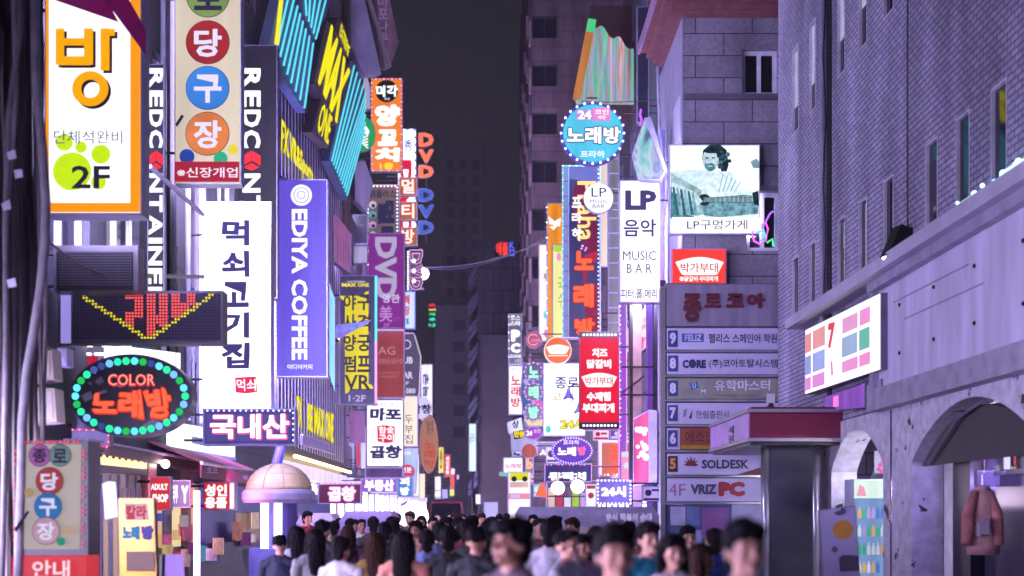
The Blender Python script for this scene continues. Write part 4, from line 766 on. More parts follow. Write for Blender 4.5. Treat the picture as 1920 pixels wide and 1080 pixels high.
# far signs, left side, small
far = [(822, 838, 832, 887, '#f0e04a', 'yellow strip sign far down the street', 92, '안'), (833, 852, 845, 894, '#f0402e', 'red strip sign with tiny white writing far down the street', 90, '성인용품'), (845, 878, 853, 890, '#e8e4ff', 'tiny white and blue box sign beside the red strip sign', 94, ''), (844, 890, 852, 916, '#e8503a', 'small orange-red box below the tiny white box', 92, ''), (815, 893, 827, 935, '#fff4f8', 'white strip sign low at the far street end', 88, ''), (828, 917, 840, 935, '#b0a8f0', 'small lilac box low at the far street end', 86, ''), (843, 917, 852, 930, '#e0e85a', 'small yellow-green box low at the far street end', 90, ''), (856, 890, 861, 899, '#ffa0c8', 'tiny pink sign far down the street', 95, ''), (785, 888, 797, 935, '#ffe2c0', 'cream strip sign below the oval wooden sign', 74, ''), (775, 850, 786, 930, '#eef0ff', 'slanted white strip sign near the oval wooden sign', 68, '')]
for x0, y0, x1, y1, c, lab, Y, t in far:
    T = sign(lab, facing(Y), (x0, y0, x1, y1), P_(c, 1.1, .2), t=.2, frame=.8, side_to=LX + .4)
    if t: T.vtext(t, (x0 + 3, y0 + 4, x1 - 3, y1 - 4), WH if c == '#f0402e' else INKB, .05)
fr = facing(104); T = Thing('sauna_sign', 'tiny sign of stacked coloured letters floating dark against the far tower', 'sign', base_of(fr, [(810, 612)]), fr); T.slab('board', rect(802, 566, 819, 615), BLACK, -.3, -.05); T.face = T.root
for ch, (y0, y1), c in (('온', (569, 575), '#e02a50'), ('24시', (578, 583), '#ffd22a'), ('사', (586, 592), '#2af0a8'), ('우', (596, 602), '#2af0a8'), ('나', (606, 613), '#2af0a8')): T.text(ch, (804, y0, 817, y1), L(c, 1.2), .06, w=.0)
T.arms(LX, (580, 606), 803, -.2, .05)
fr = facing(105); T = Thing('letter_sign', 'small red and blue neon letters on the roof edge of the dark office block', 'sign', base_of(fr, [(947, 481)]), fr); T.slab('board', rect(928, 452, 966, 481), BLACK, -.3, -.05); T.face = T.root
T.text('애플', (930, 454, 953, 479), L('#ff4038', 1.2), .03, w=0); T.text('K', (955, 454, 965, 466), L('#5a6aff', 1.3), .02, w=0); T.text('ㅁ', (955, 468, 965, 480), L('#5a6aff', 1.3), .02, w=0)
fr = facing(100); T = sign('white light box with blue writing on the dark blocks at the street end', fr, (878, 793, 894, 885), P_('#d8f0ff', 1.3, .2), t=.3); T.text('TEL', (881, 812, 889, 830), L('#3a7ab0', .9), .0, rot=90)
T.part('post', MB().tube([fr.at(*fr.px(886, 884), -.2), fr.at(fr.px(886, 884)[0], 0, -.2)], .1), DARK)
# ------------------------------------------------------------------ right-hand signs
RX = 4.85
T = sign('white standing sign box with dark capitals and syllables, beside the guitar poster', facing(31), (1162, 338, 1238, 567), P_('#f4f1ff', 1.5, .08), side_to=RX, body=M('#9d97c8', 0, .4), t=.35)
IK = L('#4a4478', .95, 0)
T.text('LP', (1172, 357, 1231, 394), IK, .045); T.text('음악', (1169, 411, 1230, 444), IK, .02); T.text('MUSIC', (1168, 471, 1230, 488), IK, .0); T.text('B A R', (1175, 495, 1222, 512), IK, .0); T.text('피터,폴,메리', (1164, 542, 1232, 561), IK, .012)
T = Thing('post', 'lilac steel post behind the white standing sign box', 'post', (W3(1243, 0, 31).x, 31.2, 0)); xx = W3(1243, 0, 31).x; T.part('shaft', MB().tube([(xx, 31.3, 0), (xx, 31.3, 11)], .09, 10), M('#a49ee0', 0, .4)); 
for z in (3.5, 7.2): T.part('collar', MB().tube([(xx, 31.3, z), (xx, 31.3, z + .12)], .12, 10), DARK)
# guitar poster
fr = facing(28.85); T = sign('square light box poster of a bearded guitarist, white caption strip below', fr, (1255, 271, 1425, 439), P_('#eafaff', 1.25, .05), t=.2, body=M('#b8b2d0', 0, .4))
FT = lambda h, e=1, v=.2: M(h, e * EK, .6, 0, min(.75, v * 1.7), 11, spec=0)
TE = FT('#5d9aac', .9, .4); DKT = FT('#27414e', .8, .45); LT = FT('#c8e4ec', 1, .2); SK = FT('#a8ccd6', 1, .3)
T.flat('figure', [(1258, 322), (1300, 318), (1345, 322), (1352, 345), (1300, 352), (1258, 345)], FT('#d9f2fa', 1.1, .15)); T.flat('figure', [(1258, 324), (1285, 340), (1315, 356), (1330, 364), (1325, 372), (1290, 362), (1258, 350)], SK)
T.flat('figure', [(1257, 350), (1275, 356), (1300, 368), (1310, 385), (1300, 410), (1257, 410)], TE)
T.flat('figure', [(1345, 320), (1372, 322), (1385, 350), (1420, 365), (1420, 410), (1300, 410), (1305, 380), (1320, 350)], FT('#e4f8ff', 1.15, .2))
T.flat('figure', [(1316, 300), (1318, 282), (1330, 272), (1350, 272), (1362, 282), (1366, 310), (1362, 322), (1352, 322), (1347, 300)], DKT)
T.flat('figure', ell(1332, 300, 15, 22), LT); T.flat('figure', [(1318, 285), (1330, 277), (1346, 282), (1349, 296), (1342, 288), (1326, 288)], DKT); T.flat('figure', [(1321, 306), (1327, 308), (1333, 306), (1339, 309), (1340, 318), (1334, 322), (1326, 321), (1321, 314)], TE); T.flat('figure', rect(1328, 311, 1336, 314), LT); T.flat('figure', rect(1322, 296, 1328, 298.5), DKT); T.flat('figure', rect(1334, 296, 1340, 298.5), DKT)
T.flat('figure', ell(1300, 384, 30, 22), FT('#a9d4e0', 1, .35)); T.flat('figure', [(1318, 372), (1400, 366), (1421, 371), (1421, 402), (1345, 409), (1318, 404)], FT('#7fb4c4', 1, .45))
T.flat('figure', ell(1320, 376, 12, 11), DKT); T.flat('figure', [(1318, 371), (1418, 370), (1418, 381), (1318, 381)], FT('#456a78', .9, .3))
for k in range(4): T.flat('string', rect(1318, 372.5 + 2.1 * k, 1418, 373.1 + 2.1 * k), LT)
for k in range(9): T.flat('fret', rect(1340 + 8.5 * k, 370, 1341 + 8.5 * k, 381), LT)
T.flat('figure', [(1258, 344), (1280, 352), (1305, 366), (1316, 380), (1306, 388), (1290, 374), (1258, 362)], FT('#d4eef6', 1.1, .2)); T.flat('figure', [(1408, 364), (1420, 360), (1421, 388), (1412, 386)], DKT); T.flat('figure', [(1405, 306), (1416, 300), (1421, 306), (1421, 318), (1410, 318)], L('#8fb4c4', .9, .5))
rg = random.Random(21)
for k in range(26):
    a = rg.uniform(0, 6.3); x, y = 1346 + 20 * math.cos(a) * rg.random(), 296 + 26 * math.sin(a) * rg.random() + 4
    if x > 1344 or y < 284: T.flat('curl', ell(x, y, rg.uniform(2, 4.5), rg.uniform(2, 4.5), 10), FT(rg.choice(['#27414e', '#3d6474', '#5d8a9a']), .9, .4))
for k in range(5): T.flat('fold', [(1352 + 8 * k, 330 + 4 * k), (1354 + 8 * k, 330 + 4 * k), (1346 + 7 * k, 364), (1344 + 7 * k, 364)], FT('#9cc8d6', 1, .3))
for k in range(6): T.flat('fold', [(1258 + 7 * k, 356 + 2 * k), (1262 + 7 * k, 355 + 2 * k), (1270 + 7 * k, 408), (1264 + 7 * k, 408)], FT('#8cc0d0' if k % 2 else '#3f7486', 1, .4))
T.flat('caption', rect(1257, 412, 1423, 437), L('#f6f2ff', 1.3, .03)); T.text('LP구멍가게', (1285, 417, 1397, 435), INKB, .0)
T = sign('red light box with a white fan shape and red syllables, fixed under the guitar poster', fr, (1259, 466, 1362, 533), P_('#ff4540', 1.0, .1), t=.2, body=M('#c87ab0', 0, .4))
def fan(T, x0, y0, x1, y1, m_):
    n = 14; top = [(x0 + (x1 - x0) * k / n, y0 + (y1 - y0) * .28 * (1 - math.sin(math.pi * k / n))) for k in range(n + 1)]; d_ = (x1 - x0) * .13
    T.flat('fan_shape', top + [(x1 - d_, y1 - 2), (x1 - d_ - 4, y1), (x0 + d_ + 4, y1), (x0 + d_, y1 - 2)], m_)
fan(T, 1266, 482, 1357, 516, L('#fff4f4', 1.3)); T.text('박가부대', (1276, 493, 1346, 511), L('#d0204a', 1), .01); T.text('●닭갈비·부대찌개', (1274, 518, 1346, 528), WH, .03)
# neon guitar in the window
fr = facing(28.7); T = Thing('neon_guitar', 'pink and green neon guitar outline in the stone building window', 'neon sign', base_of(fr, [(1432, 465)]), fr)
def neonline(T, pts, c, r=.025): T.part('tube', MB().tube([T.fr.at(*T.fr.px(*p), .0) for p in pts], r, 6), L(c, 1.4))
neonline(T, [(1410, 440), (1414, 452), (1426, 458), (1436, 450), (1440, 430), (1436, 418), (1424, 424), (1416, 420), (1410, 440)], '#f06ae0'); neonline(T, [(1428, 430), (1444, 400), (1450, 396)], '#b06aff'); neonline(T, [(1418, 436), (1432, 432), (1436, 444), (1426, 452)], '#5ad8ff'); neonline(T, [(1438, 455), (1448, 448), (1450, 462)], '#4aff9a')
# round LP sign, karaoke round sign
T = sign('small round white sign with dark capitals on an arm', facing(33), ell(1122, 371, 28, 28, 40), P_('#f6f2ff', 1.2, .05), name='disc_sign', side_to=RX, t=.2, frame=1); T.text('LP', (1109, 352, 1137, 369), INKB, .0); T.text('MUSIC', (1106, 374, 1141, 381), INKB, .0); T.text('BAR', (1111, 383, 1134, 391), INKB, .0)
T = sign('big round cyan sign with white outlined syllables and a ring of lamps', facing(38), ell(1111, 250, 60, 58, 48), P_('#56cdec', 1.0, .15), name='disc_sign', side_to=RX, t=.3, body=M('#3c3a86', 0, .4), face_pts=ell(1112, 250, 56, 54, 48))
T.flat('badge', rect(1081, 206, 1113, 225), L('#c88ae0', 1)); T.flat('badge', rect(1112, 202, 1144, 227), L('#f08ad0', 1)); T.text('24', (1083, 207, 1109, 224), WH, .04); T.text('코인', (1115, 205, 1141, 215), WH, .02); T.text('매장', (1121, 217, 1136, 224), WH, .02)
T.text('노래방', (1060, 236, 1166, 272), L('#3a3a90', .8), .085); T.text('노래방', (1062, 238, 1164, 270), L('#ffffff', 1.2, 0), .04); T.text('프라하', (1088, 283, 1134, 296), WH, .02)
T.bulbs(ell(1111, 250, 59, 57, 48), 24, 2.4, [WB], closed=True, w=.02)
# tall Praha karaoke sign
fr = facing(40); T = sign('tall violet sign with red syllables, yellow sideways script and green border lamps', fr, (1055, 310, 1127, 634), P_('#3f3b78', .75, .35), side_to=RX, t=.4, body=M('#8d94c8', 0, .4), face_pts=rect(1067, 312, 1124, 632))
T.slab('side_strip', rect(1056, 312, 1066, 632), P_('#8f9ad8', .75, .1), .001, .02)
for k in range(11): T.flat('seam', rect(1056, 340 + 28 * k, 1066, 341 + 28 * k), INKB, w=.022)
T.flat('picture', [(1078, 345), (1095, 335), (1110, 350), (1118, 380), (1121, 470), (1100, 475), (1085, 430), (1072, 380)], L('#8a2a58', .75, .3)); T.flat('picture', [(1068, 312), (1123, 312), (1123, 345), (1068, 335)], L('#8080d0', .8, .2)); T.flat('picture', [(1095, 545), (1122, 530), (1122, 630), (1100, 625)], L('#a83a60', .7, .2)); T.flat('picture', [(1095, 480), (1121, 470), (1118, 490), (1100, 492)], L('#c83048', .8)); T.flat('picture', [(1092, 508), (1102, 508), (1097, 545)], L('#b83050', .8))
T.text('Praha', (1082, 340, 1118, 452), L('#ffe08a', 1.1), .02, rot=90)
for ch, y in (('프', 370), ('라', 399), ('하', 428)): T.text(ch, (1072, y, 1091, y + 20), WH, .04)
for ch, r in (('노', (1076, 470, 1114, 508)), ('래', (1074, 532, 1114, 578)), ('방', (1076, 596, 1116, 632))): T.text(ch, r, L('#e03a2c', 1.0, .1), .09); T.text(ch, (r[0] + 1, r[1] + 1, r[2] - 1, r[3] - 1), L('#ff6a45', 1.15, .1), .05)
for c in ((1092, 462, 2.5), (1099, 466, 2), (1090, 467, 2), (1097, 470, 2)): T.flat('dot', ell(*c, n=12), L('#f0a0e0', 1.2))
T.bulbs([(1055, 632), (1055, 311), (1123, 311)], 60, 1.7, [L('#4ae8a0', 1.6), L('#d0fff0', 1.6)]); T.bulbs([(1122, 314), (1122, 632)], 40, 1.6, [L('#a0f0ff', 1.7), WB])
# fluted glossy board on top
fr = turned(1130, 42, -14); T = Thing('fluted_sign', 'fluted glossy board with green and orange reflections painted in, high above the round cyan sign', 'sign', base_of(fr, [(1130, 190)]), fr)
import colorsys
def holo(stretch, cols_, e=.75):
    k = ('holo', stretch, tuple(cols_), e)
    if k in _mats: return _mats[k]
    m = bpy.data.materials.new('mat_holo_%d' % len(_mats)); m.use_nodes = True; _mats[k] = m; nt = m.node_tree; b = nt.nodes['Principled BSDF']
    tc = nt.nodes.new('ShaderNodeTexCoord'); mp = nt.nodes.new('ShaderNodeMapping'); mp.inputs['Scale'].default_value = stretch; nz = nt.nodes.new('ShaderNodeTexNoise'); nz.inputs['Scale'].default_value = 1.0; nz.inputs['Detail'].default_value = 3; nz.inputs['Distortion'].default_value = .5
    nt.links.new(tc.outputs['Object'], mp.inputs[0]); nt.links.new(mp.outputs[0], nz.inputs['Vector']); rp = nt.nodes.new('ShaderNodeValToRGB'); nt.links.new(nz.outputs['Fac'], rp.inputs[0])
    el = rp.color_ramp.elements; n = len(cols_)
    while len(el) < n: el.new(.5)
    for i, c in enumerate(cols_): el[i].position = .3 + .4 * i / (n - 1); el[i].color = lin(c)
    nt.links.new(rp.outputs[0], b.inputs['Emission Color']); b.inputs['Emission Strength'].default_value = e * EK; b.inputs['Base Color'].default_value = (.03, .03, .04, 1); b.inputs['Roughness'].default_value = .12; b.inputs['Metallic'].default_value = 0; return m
H1 = holo((6, 1, .22), ['#6a5a9a', '#c88a5a', '#9a98d8', '#3fd87a', '#b8b0f0', '#e08a4a', '#d8d0ff'])  # green, orange and lilac reflections put in as glowing colour
n = 40; mbf = MB(); top = []; bot = []; bk = []; bb = []
for k in range(n + 1):
    t = k / n; w = .16 * math.sin(t * 5.2 * 2 * math.pi / 2) + .05 * math.sin(t * 31)
    xt, yt = 1106 + 80 * t, 40 + 50 * t + 8 * math.sin(t * 16); xb = 1078 + 108 * t
    top.append(fr.at(*fr.px(xt, yt), w)); bot.append(fr.at(*fr.px(xb, 190), w)); bk.append(fr.at(*fr.px(xt, yt), -.35)); bb.append(fr.at(*fr.px(xb, 190), -.35))
vs = top + bot + bk + bb; m1 = n + 1; fs = []
for k in range(n): fs += [(k, k + 1, m1 + k + 1, m1 + k), (2 * m1 + k, 3 * m1 + k, 3 * m1 + k + 1, 2 * m1 + k + 1), (k, 2 * m1 + k, 2 * m1 + k + 1, k + 1), (m1 + k, m1 + k + 1, 3 * m1 + k + 1, 3 * m1 + k)]
fs += [(0, m1, 3 * m1, 2 * m1), (n, 2 * m1 + n, 3 * m1 + n, m1 + n)]
T.part('board', MB().add(vs, fs), H1, smooth=False); T.slab('edge', [(1105, 40), (1120, 42), (1090, 190), (1076, 190)], P_('#d8884a', .75, .3), .18, .24); T.slab('edge', [(1106, 40), (1120, 42), (1117, 66), (1101, 64)], L('#4ad884', .95, .2), .245, .26); T.arms(RX, (184,), 1100, .0, .03)
T = sign('tall copper coloured sheet panel behind the fluted glossy board', facing(45.5), (1106, 11, 1188, 230), M('#6a5052', 0, .3, .5, .35, .8), name='metal_cladding', cat='cladding', t=.2, body=M('#4a3a40', 0, .5), side_to=RX)
T = sign('cream lit strip behind the round white sign', facing(44), (1122, 300, 1140, 500), P_('#f4dcb8', .9, .3), t=.2, side_to=RX)
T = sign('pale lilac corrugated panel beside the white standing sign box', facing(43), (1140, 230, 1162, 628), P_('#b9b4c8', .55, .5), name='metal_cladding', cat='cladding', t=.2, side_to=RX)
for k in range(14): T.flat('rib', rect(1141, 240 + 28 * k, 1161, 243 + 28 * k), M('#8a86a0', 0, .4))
T = sign('dark narrow pillar box with a small curl of light near the red-brown eave', facing(37), (1194, 12, 1217, 230), M('#2b2a3c', 0, .3), name='metal_cladding', cat='cladding', t=.2, side_to=RX); T.fr = facing(36.9)
neonline(T, [(1197 + 0, 83), (1200, 79), (1206, 78), (1210, 82), (1208, 89), (1202, 90)], '#c0bcd8', .02); neonline(T, [(1202, 205), (1200, 215), (1203, 225), (1200, 236)], '#c060ff', .04)
# crystal box and pink tilted signs
def tilted(label, outline, side, Y, deg, face, sm, arm=True):
    fr = turned(outline[0][0], Y, deg); T = Thing('tilted_sign', label, 'sign', base_of(fr, outline), fr, 'tilted glossy signs'); T.slab('casing', outline, sm, -.3, 0)
    cx = sum(p[0] for p in outline) / len(outline); cy = sum(p[1] for p in outline) / len(outline)
    T.face = T.slab('face_panel', [(cx + (x - cx) * .93, cy + (y - cy) * .96) for x, y in outline], face, .001, .01)
    if side: T.slab('side', side, sm, -.25, .02)
    T.arms(RX, (cy,), cx + 8, -.2, .03); return T
H2 = holo((2, 2, 1.2), ['#4a5a90', '#7fd8d0', '#cfe8f0', '#8a8ad0', '#c8d8f8', '#6a62a8'], .8)  # cyan reflections painted into the emission colour
tilted('silvery crystal-like tilted sign with painted cyan reflections, under the red-brown eave', [(1208, 222), (1248, 322), (1238, 338), (1196, 336), (1184, 292)], [(1208, 222), (1220, 219), (1251, 318), (1248, 326)], 30.0, -16, H2, M('#8f89a8', 0, .4))
H3 = holo((3, 3, 3), ['#e02a70', '#f080b0', '#fff0f4', '#f4a0a0', '#d83a80'], .95)
tilted('pink and white tilted sign above the dark steel brackets', [(1208, 576), (1226, 640), (1192, 668), (1180, 614)], [(1208, 572), (1226, 572), (1232, 636), (1226, 640)], 33.5, -14, H3, M('#8d86b8', 0, .4))
T = tilted('tall glowing pink panel with white blossom pattern at the edge of the directory', [(1187, 785), (1217, 768), (1217, 906), (1187, 912)], [(1217, 768), (1232, 770), (1232, 905), (1217, 907)], 31.0, -14, P_('#f060a8', 1.3, .6), M('#a49ed0', 0, .4))
rg = random.Random(4)
for k in range(16): T.flat('blossom', ell(rg.uniform(1191, 1213), rg.uniform(800, 870), rg.uniform(3, 7), None, 12), L('#fff4fa', 1.3, .1))
fr = facing(32.0); T = Thing('steel_frame', 'dark steel pillar frame with thin brackets between the pink signs and the directory', 'frame', base_of(fr, [(1225, 940)]), fr)
for x0, x1, m_ in ((1181, 1187, DARK), (1226, 1240, DARK), (1187, 1203, M('#9a7a78', 0, .5)), (1214, 1224, M('#7a4ac0', .25, .4))): T.slab('pillar', rect(x0, 560, x1, 1100), m_, -.3, -.02)  # violet pillar has light put in as a faint glow, though no lamp
for y in (687, 739): T.slab('bar', rect(1164, y, 1232, y + 3), BLACK, .0, .05)
T.part('brace', MB().tube([fr.at(*fr.px(1166, 737), .03), fr.at(*fr.px(1207, 705), .03)], .02), BLACK)
T = sign('violet lit strip with tiny lamps beside the red cheese rib banner', facing(36), (1160, 560, 1176, 905), P_('#9a62d8', .8, .5), t=.2, side_to=RX); T.bulbs([(1163, 570), (1163, 830)], 30, 1.8, [L('#ffc8ff', 1.7), L('#b070ff', 1.5)])
# red banner
T = sign('tall red banner with white syllables and a white fan shape, black end bars with dots', facing(34), (1086, 622, 1161, 804), P_('#e61f3f', 1.0, .1), name='banner_sign', side_to=RX, t=.2, body=M('#5a2030', 0, .4))
for y in (622, 792): T.slab('end_bar', rect(1086, y, 1161, y + 11), BLACK, .002, .03, T.face)
for y in (628, 798): T.bulbs([(1091, y), (1157, y)], 10, 2.3, [WB], w=.03)
for t, r in (('치즈', (1110, 653, 1139, 670)), ('닭갈비', (1100, 674, 1146, 691)), ('수제햄', (1100, 735, 1145, 752)), ('부대찌개', (1092, 756, 1152, 774))): T.text(t, r, WH, .055, w=.02)
T.k = 2; fan(T, 1090, 699, 1157, 726, L('#fff4f6', 1.2)); T.text('박가부대', (1097, 707, 1149, 722), L('#c8204a', 1), .01, w=.024)
# signs behind the red banner
T = sign('white sign with indigo and yellow syllables half hidden by the red banner', facing(44), (1018, 680, 1098, 818), P_('#fafaff', 1.5, .06), side_to=RX, t=.3)
T.text('종로', (1041, 707, 1085, 729), L('#4a4890', 1), .02); T.text('고기', (1032, 735, 1075, 752), L('#d8b888', 1), .01, wob=3); T.text('24시', (1049, 784, 1098, 806), L('#3a3a30', .9), .08); T.text('24시', (1050, 785, 1097, 805), L('#f4e83a', 1.1), .03); T.flat('picture', ell(1028, 805, 5, 7), L('#5ad8c0', 1)); T.text('연중무휴', (1024, 792, 1046, 797), L('#e0a0c8', 1), 0)
for k, (x, y) in enumerate(((1066, 749), (1086, 775))):
    T = Thing('hood_lamp', ('upper', 'lower')[k] + ' bell shaped blue lamp hood over the white sign', 'lamp', W3(x, y, 42.5), None, 'bell lamp hoods'); c = W3(x, y, 42.5)
    T.part('hood', MB().tube([c + Vector((0, 0, .36)), c + Vector((0, 0, .2)), c], [.04, .08, .2], 14), M('#6a68a8', 0, .35, .4)); T.part('bulb', MB().ball(c + Vector((0, 0, .02)), .09), M('#fff6e8', 4, lamp=True)); T.part('arm', MB().tube([c + Vector((0, 0, .36)), c + Vector((.15, .1, .5)), c + Vector((1.0, .5, .5))], .02), DARK)
T = sign('orange round sign with a white fan shape and white rim', facing(42), ell(1046, 657, 26, 26, 40), P_('#f2703a', 1.0, .15), name='disc_sign', side_to=RX, t=.2, body=M('#f0dcd8', .4, .4)); fan(T, 1024, 646, 1068, 664, L('#fff2e8', 1.3)); T.flat('rule', rrect(1027, 665, 1065, 669, 1), L('#ffe8c8', 1.2))
T = sign('pink round sign with a pale swirl', facing(49), ell(1001, 637, 16, 16, 32), P_('#cc5a80', .8, .15), name='disc_sign', side_to=3, t=.2, frame=1); T.flat('swirl', ell(1000, 637, 11, 11, 24, 40, 320) + ell(1000, 637, 9, 9, 24, 320, 40), L('#f4b8d0', 1)); T.text('cook', (996, 633, 1014, 641), L('#f4b8d0', 1), .0)
T = sign('orange and yellow sign with white brush strokes behind the tall violet sign', facing(52), (1025, 380, 1058, 636), P_('#ff9a1e', 1.05, .4), side_to=RX, t=.3)
for p in ([(1028, 405), (1040, 415), (1052, 408), (1050, 425), (1030, 420)], [(1030, 425), (1046, 422), (1038, 432)]): T.flat('brush_mark', p, WH)
T.bulbs([(1025, 384), (1025, 630)], 26, 1.7, [WB, L('#b08aff', 1.5), None])
T = sign('pale yellow sign with green and pink pattern behind the tall violet sign', facing(50), (1035, 458, 1060, 640), P_('#f6f09a', 1.1, .2), side_to=RX, t=.2); T.flat('leaf', ell(1046, 466, 9, 7), L('#b8d84a', 1)); T.vtext('국수', (1046, 520, 1056, 580), L('#8aa05a', 1), .0); T.flat('petal', ell(1048, 482, 4, 8), L('#f090d0', 1))
T = sign('pale blue-white sign at the edge of the panel tower windows', facing(54), (1010, 458, 1029, 640), P_('#e4f4ff', 1.15, .12), side_to=RX, t=.2); T.vtext('부', (1019, 512, 1027, 528), INKB, .02); T.flat('drop', ell(1022, 590, 3, 7), L('#4ad8e0', 1)); T.flat('petal', ell(1024, 625, 4, 8), L('#f080c0', 1))
T = sign('dark sign with white stacked capitals standing at the foot of the panel tower', facing(58), (953, 588, 979, 684), M('#35323c', 0, .4), side_to=2.6, t=.3)
T.text('조스', (957, 591, 976, 600), WH, .02); T.text('스타', (956, 602, 976, 611), WH, .04); T.text('P', (958, 618, 976, 641), WH, .09); T.text('C', (957, 643, 976, 662), WH, .09); T.text('ZONE', (956, 665, 977, 671), WH, .03); T.text('1인', (966, 673, 976, 680), L('#e8f0c0', 1), .02); T.bulbs([(954, 590), (954, 680)], 12, 1.4, [WB, None])
T = sign('white sign with three stacked red syllables left of the flower shaped signs', facing(57), (953, 685, 980, 778), P_('#f6f4ff', 1.3, .1), side_to=2.6, t=.3); T.vtext('노래방', (958, 704, 976, 766), L('#e04a58', 1.05), .03); T.text('성인', (957, 689, 975, 697), L('#8a9ad0', 1), .0)
for k, (ch, y) in enumerate((('노', 697), ('래', 735), ('방', 773))):
    pts = [(1000 + (17.5 + 1.6 * math.cos(a * 8)) * math.cos(a), y + (17.5 + 1.6 * math.cos(a * 8)) * math.sin(a)) for a in [2 * math.pi * i / 64 for i in range(64)]]
    T = sign(('top', 'middle', 'bottom')[k] + ' dark flower shaped sign with one mint syllable, of three stacked', facing(50), pts, M('#2a2440', 0, .35), name='flower_sign', side_to=3.2, t=.2, frame=1, group='stacked flower shaped syllable signs'); T.text(ch, (991, y - 11, 1010, y + 12), L('#a8ffd8', 1.2), .06); T.bulbs(ell(1000, y, 16.5, 16.5, 24), 12, 1.5, [PB], closed=True)
T = sign('blue and pink cutout board behind the flower shaped signs', facing(52.5), [(980, 680), (1020, 680), (1020, 800), (985, 800), (975, 740)], P_('#5a86d8', .8, .6), name='poster_sign', side_to=3.2, t=.1); T.flat('patch', [(995, 750), (1018, 752), (1018, 768), (1000, 764)], L('#e86ac0', 1)); T.flat('patch', [(982, 785), (1018, 786), (1018, 798), (990, 798)], L('#f0e0a0', 1)); T.flat('patch', [(980, 715), (990, 705), (992, 730)], L('#c0a8f0', 1))
T = sign('slanted white menu box with dark syllables above the orange round sign', facing(53), [(950, 792), (978, 782), (986, 840), (953, 812)], P_('#e6e4ff', 1.0, .2), side_to=3, t=.2); T.text('상', (960, 788, 973, 803), INKB, .03)
T = sign('lilac board with a yellow and black cartoonish price label', facing(51), [(957, 812), (1008, 800), (1008, 846), (958, 846)], P_('#b8b0e8', .9, .3), side_to=3.2, t=.15); T.flat('label', [(962, 809), (984, 806), (985, 820), (964, 824)], L('#2a2420', .7)); T.text('만원', (964, 808, 983, 820), L('#f4dc3a', 1.1), .05)
T = sign('small purple oval sign with white digits', facing(48), ell(1000, 812, 17, 12, 32), P_('#9a3ac0', .95, .2), name='oval_sign', side_to=3.2, t=.2, frame=1); T.text('24', (987, 807, 998, 817), WH, .05); T.text('코인', (1000, 805, 1013, 812), L('#ffc8f0', 1), .03)
T = sign('amber and wine round sign with dark marks', facing(46), ell(992, 846, 14.5, 15, 30), P_('#c05a4a', .75, .5), name='disc_sign', side_to=3.4, t=.2, frame=1)
T = sign('dark sign with one white syllable left of the violet oval sign', facing(47), (1007, 828, 1052, 858), M('#3a3348', 0, .4), side_to=RX, t=.2); T.text('새로', (1011, 842, 1055, 856), WH, .06)
T = sign('violet oval sign with white and pink syllables ringed by small lamps', facing(37), ell(1073, 845, 39, 26, 44), P_('#5a3fb8', .95, .15), name='oval_sign', side_to=RX, t=.25, body=M('#4a3a90', 0, .4), frame=1)
T.text('프라하', (1056, 825, 1086, 834), WH, .01); T.text('노래', (1045, 838, 1080, 855), L('#fff8e8', 1.3), .06); T.text('방', (1083, 837, 1099, 854), L('#ff70a0', 1.2), .04); T.bulbs(ell(1073, 845, 36.5, 23.5, 44), 38, 1.5, [L('#d8c0ff', 1.6)], closed=True, w=.012)
T = sign('indigo light box with big white syllables above the snack stalls', facing(35), (1021, 869, 1110, 904), P_('#4a3f8a', .8, .3), side_to=RX, t=.3); T.text('뮤직치', (1028, 885, 1099, 901), L('#fff4ff', 1.4), .08); T.bulbs([(1023, 872), (1106, 872)], 12, 1.5, [L('#ff5a80', 1.5), L('#9ab0ff', 1.5), None])
T = sign('orange sign with red glowing stacked syllables under white tubes', facing(36.5), (1122, 829, 1184, 893), P_('#d87a5c', .8, .25), side_to=RX, t=.3); T.vtext('노래방', (1143, 830, 1164, 889), L('#ff5a40', 1.2), .05); T.slab('tube_rim', rect(1122, 826, 1184, 829), L('#f8e8ff', 1.6), .0, .06); T.slab('tube_rim', rect(1124, 829, 1128, 890), L('#f4d8ff', 1.4), .0, .05); T.bulbs([(1126, 890), (1182, 890)], 10, 1.8, [RB, YB, WB])
T = sign('violet light box with blurred white digits low on the right', facing(30.5), (1119, 899, 1184, 946), P_('#8a78e8', 1.0, .3), side_to=RX, t=.3); T.text('24시', (1127, 911, 1174, 932), L('#fff8ff', 1.4), .08); T.bulbs(rect(1121, 901, 1182, 944), 30, 1.9, [WB], closed=True)
T = sign('white box sign with tiny red syllables at the far centre', facing(62), (943, 857, 981, 888), P_('#f0f4ff', 1.2, .1), side_to=2.4, t=.2); T.text('노래방', (947, 869, 978, 878), L('#e04a70', 1), .02)
T = sign('green lit bar sign at the far centre', facing(64), (936, 884, 956, 893), P_('#3ad898', 1.1, .1), side_to=2.4, t=.15)
T = sign('yellow and pink menu poster standing above the crowd', facing(40), (952, 884, 995, 976), P_('#f4f0f6', 1.15, .15), name='poster_sign', cat='poster', side_to=RX, t=.15)
T.flat('band', rect(956, 886, 991, 901), L('#d8dc2a', 1)); T.flat('picture', ell(964, 898, 5), INKB); T.flat('picture', ell(984, 898, 5), INKB); T.flat('picture', rect(956, 904, 991, 914), L('#f0c8b8', 1, .4)); T.flat('band', rect(954, 925, 993, 936), L('#f090b0', 1, .2)); T.flat('picture', rect(958, 927, 975, 934), L('#c8c0f4', 1))
T = sign('orange cone shaped lit sign beside the menu poster', facing(38), [(1004, 930), (1013, 905), (1021, 905), (1028, 935)], P_('#f0703a', 1.0, .3), side_to=RX, t=.15, frame=1); 
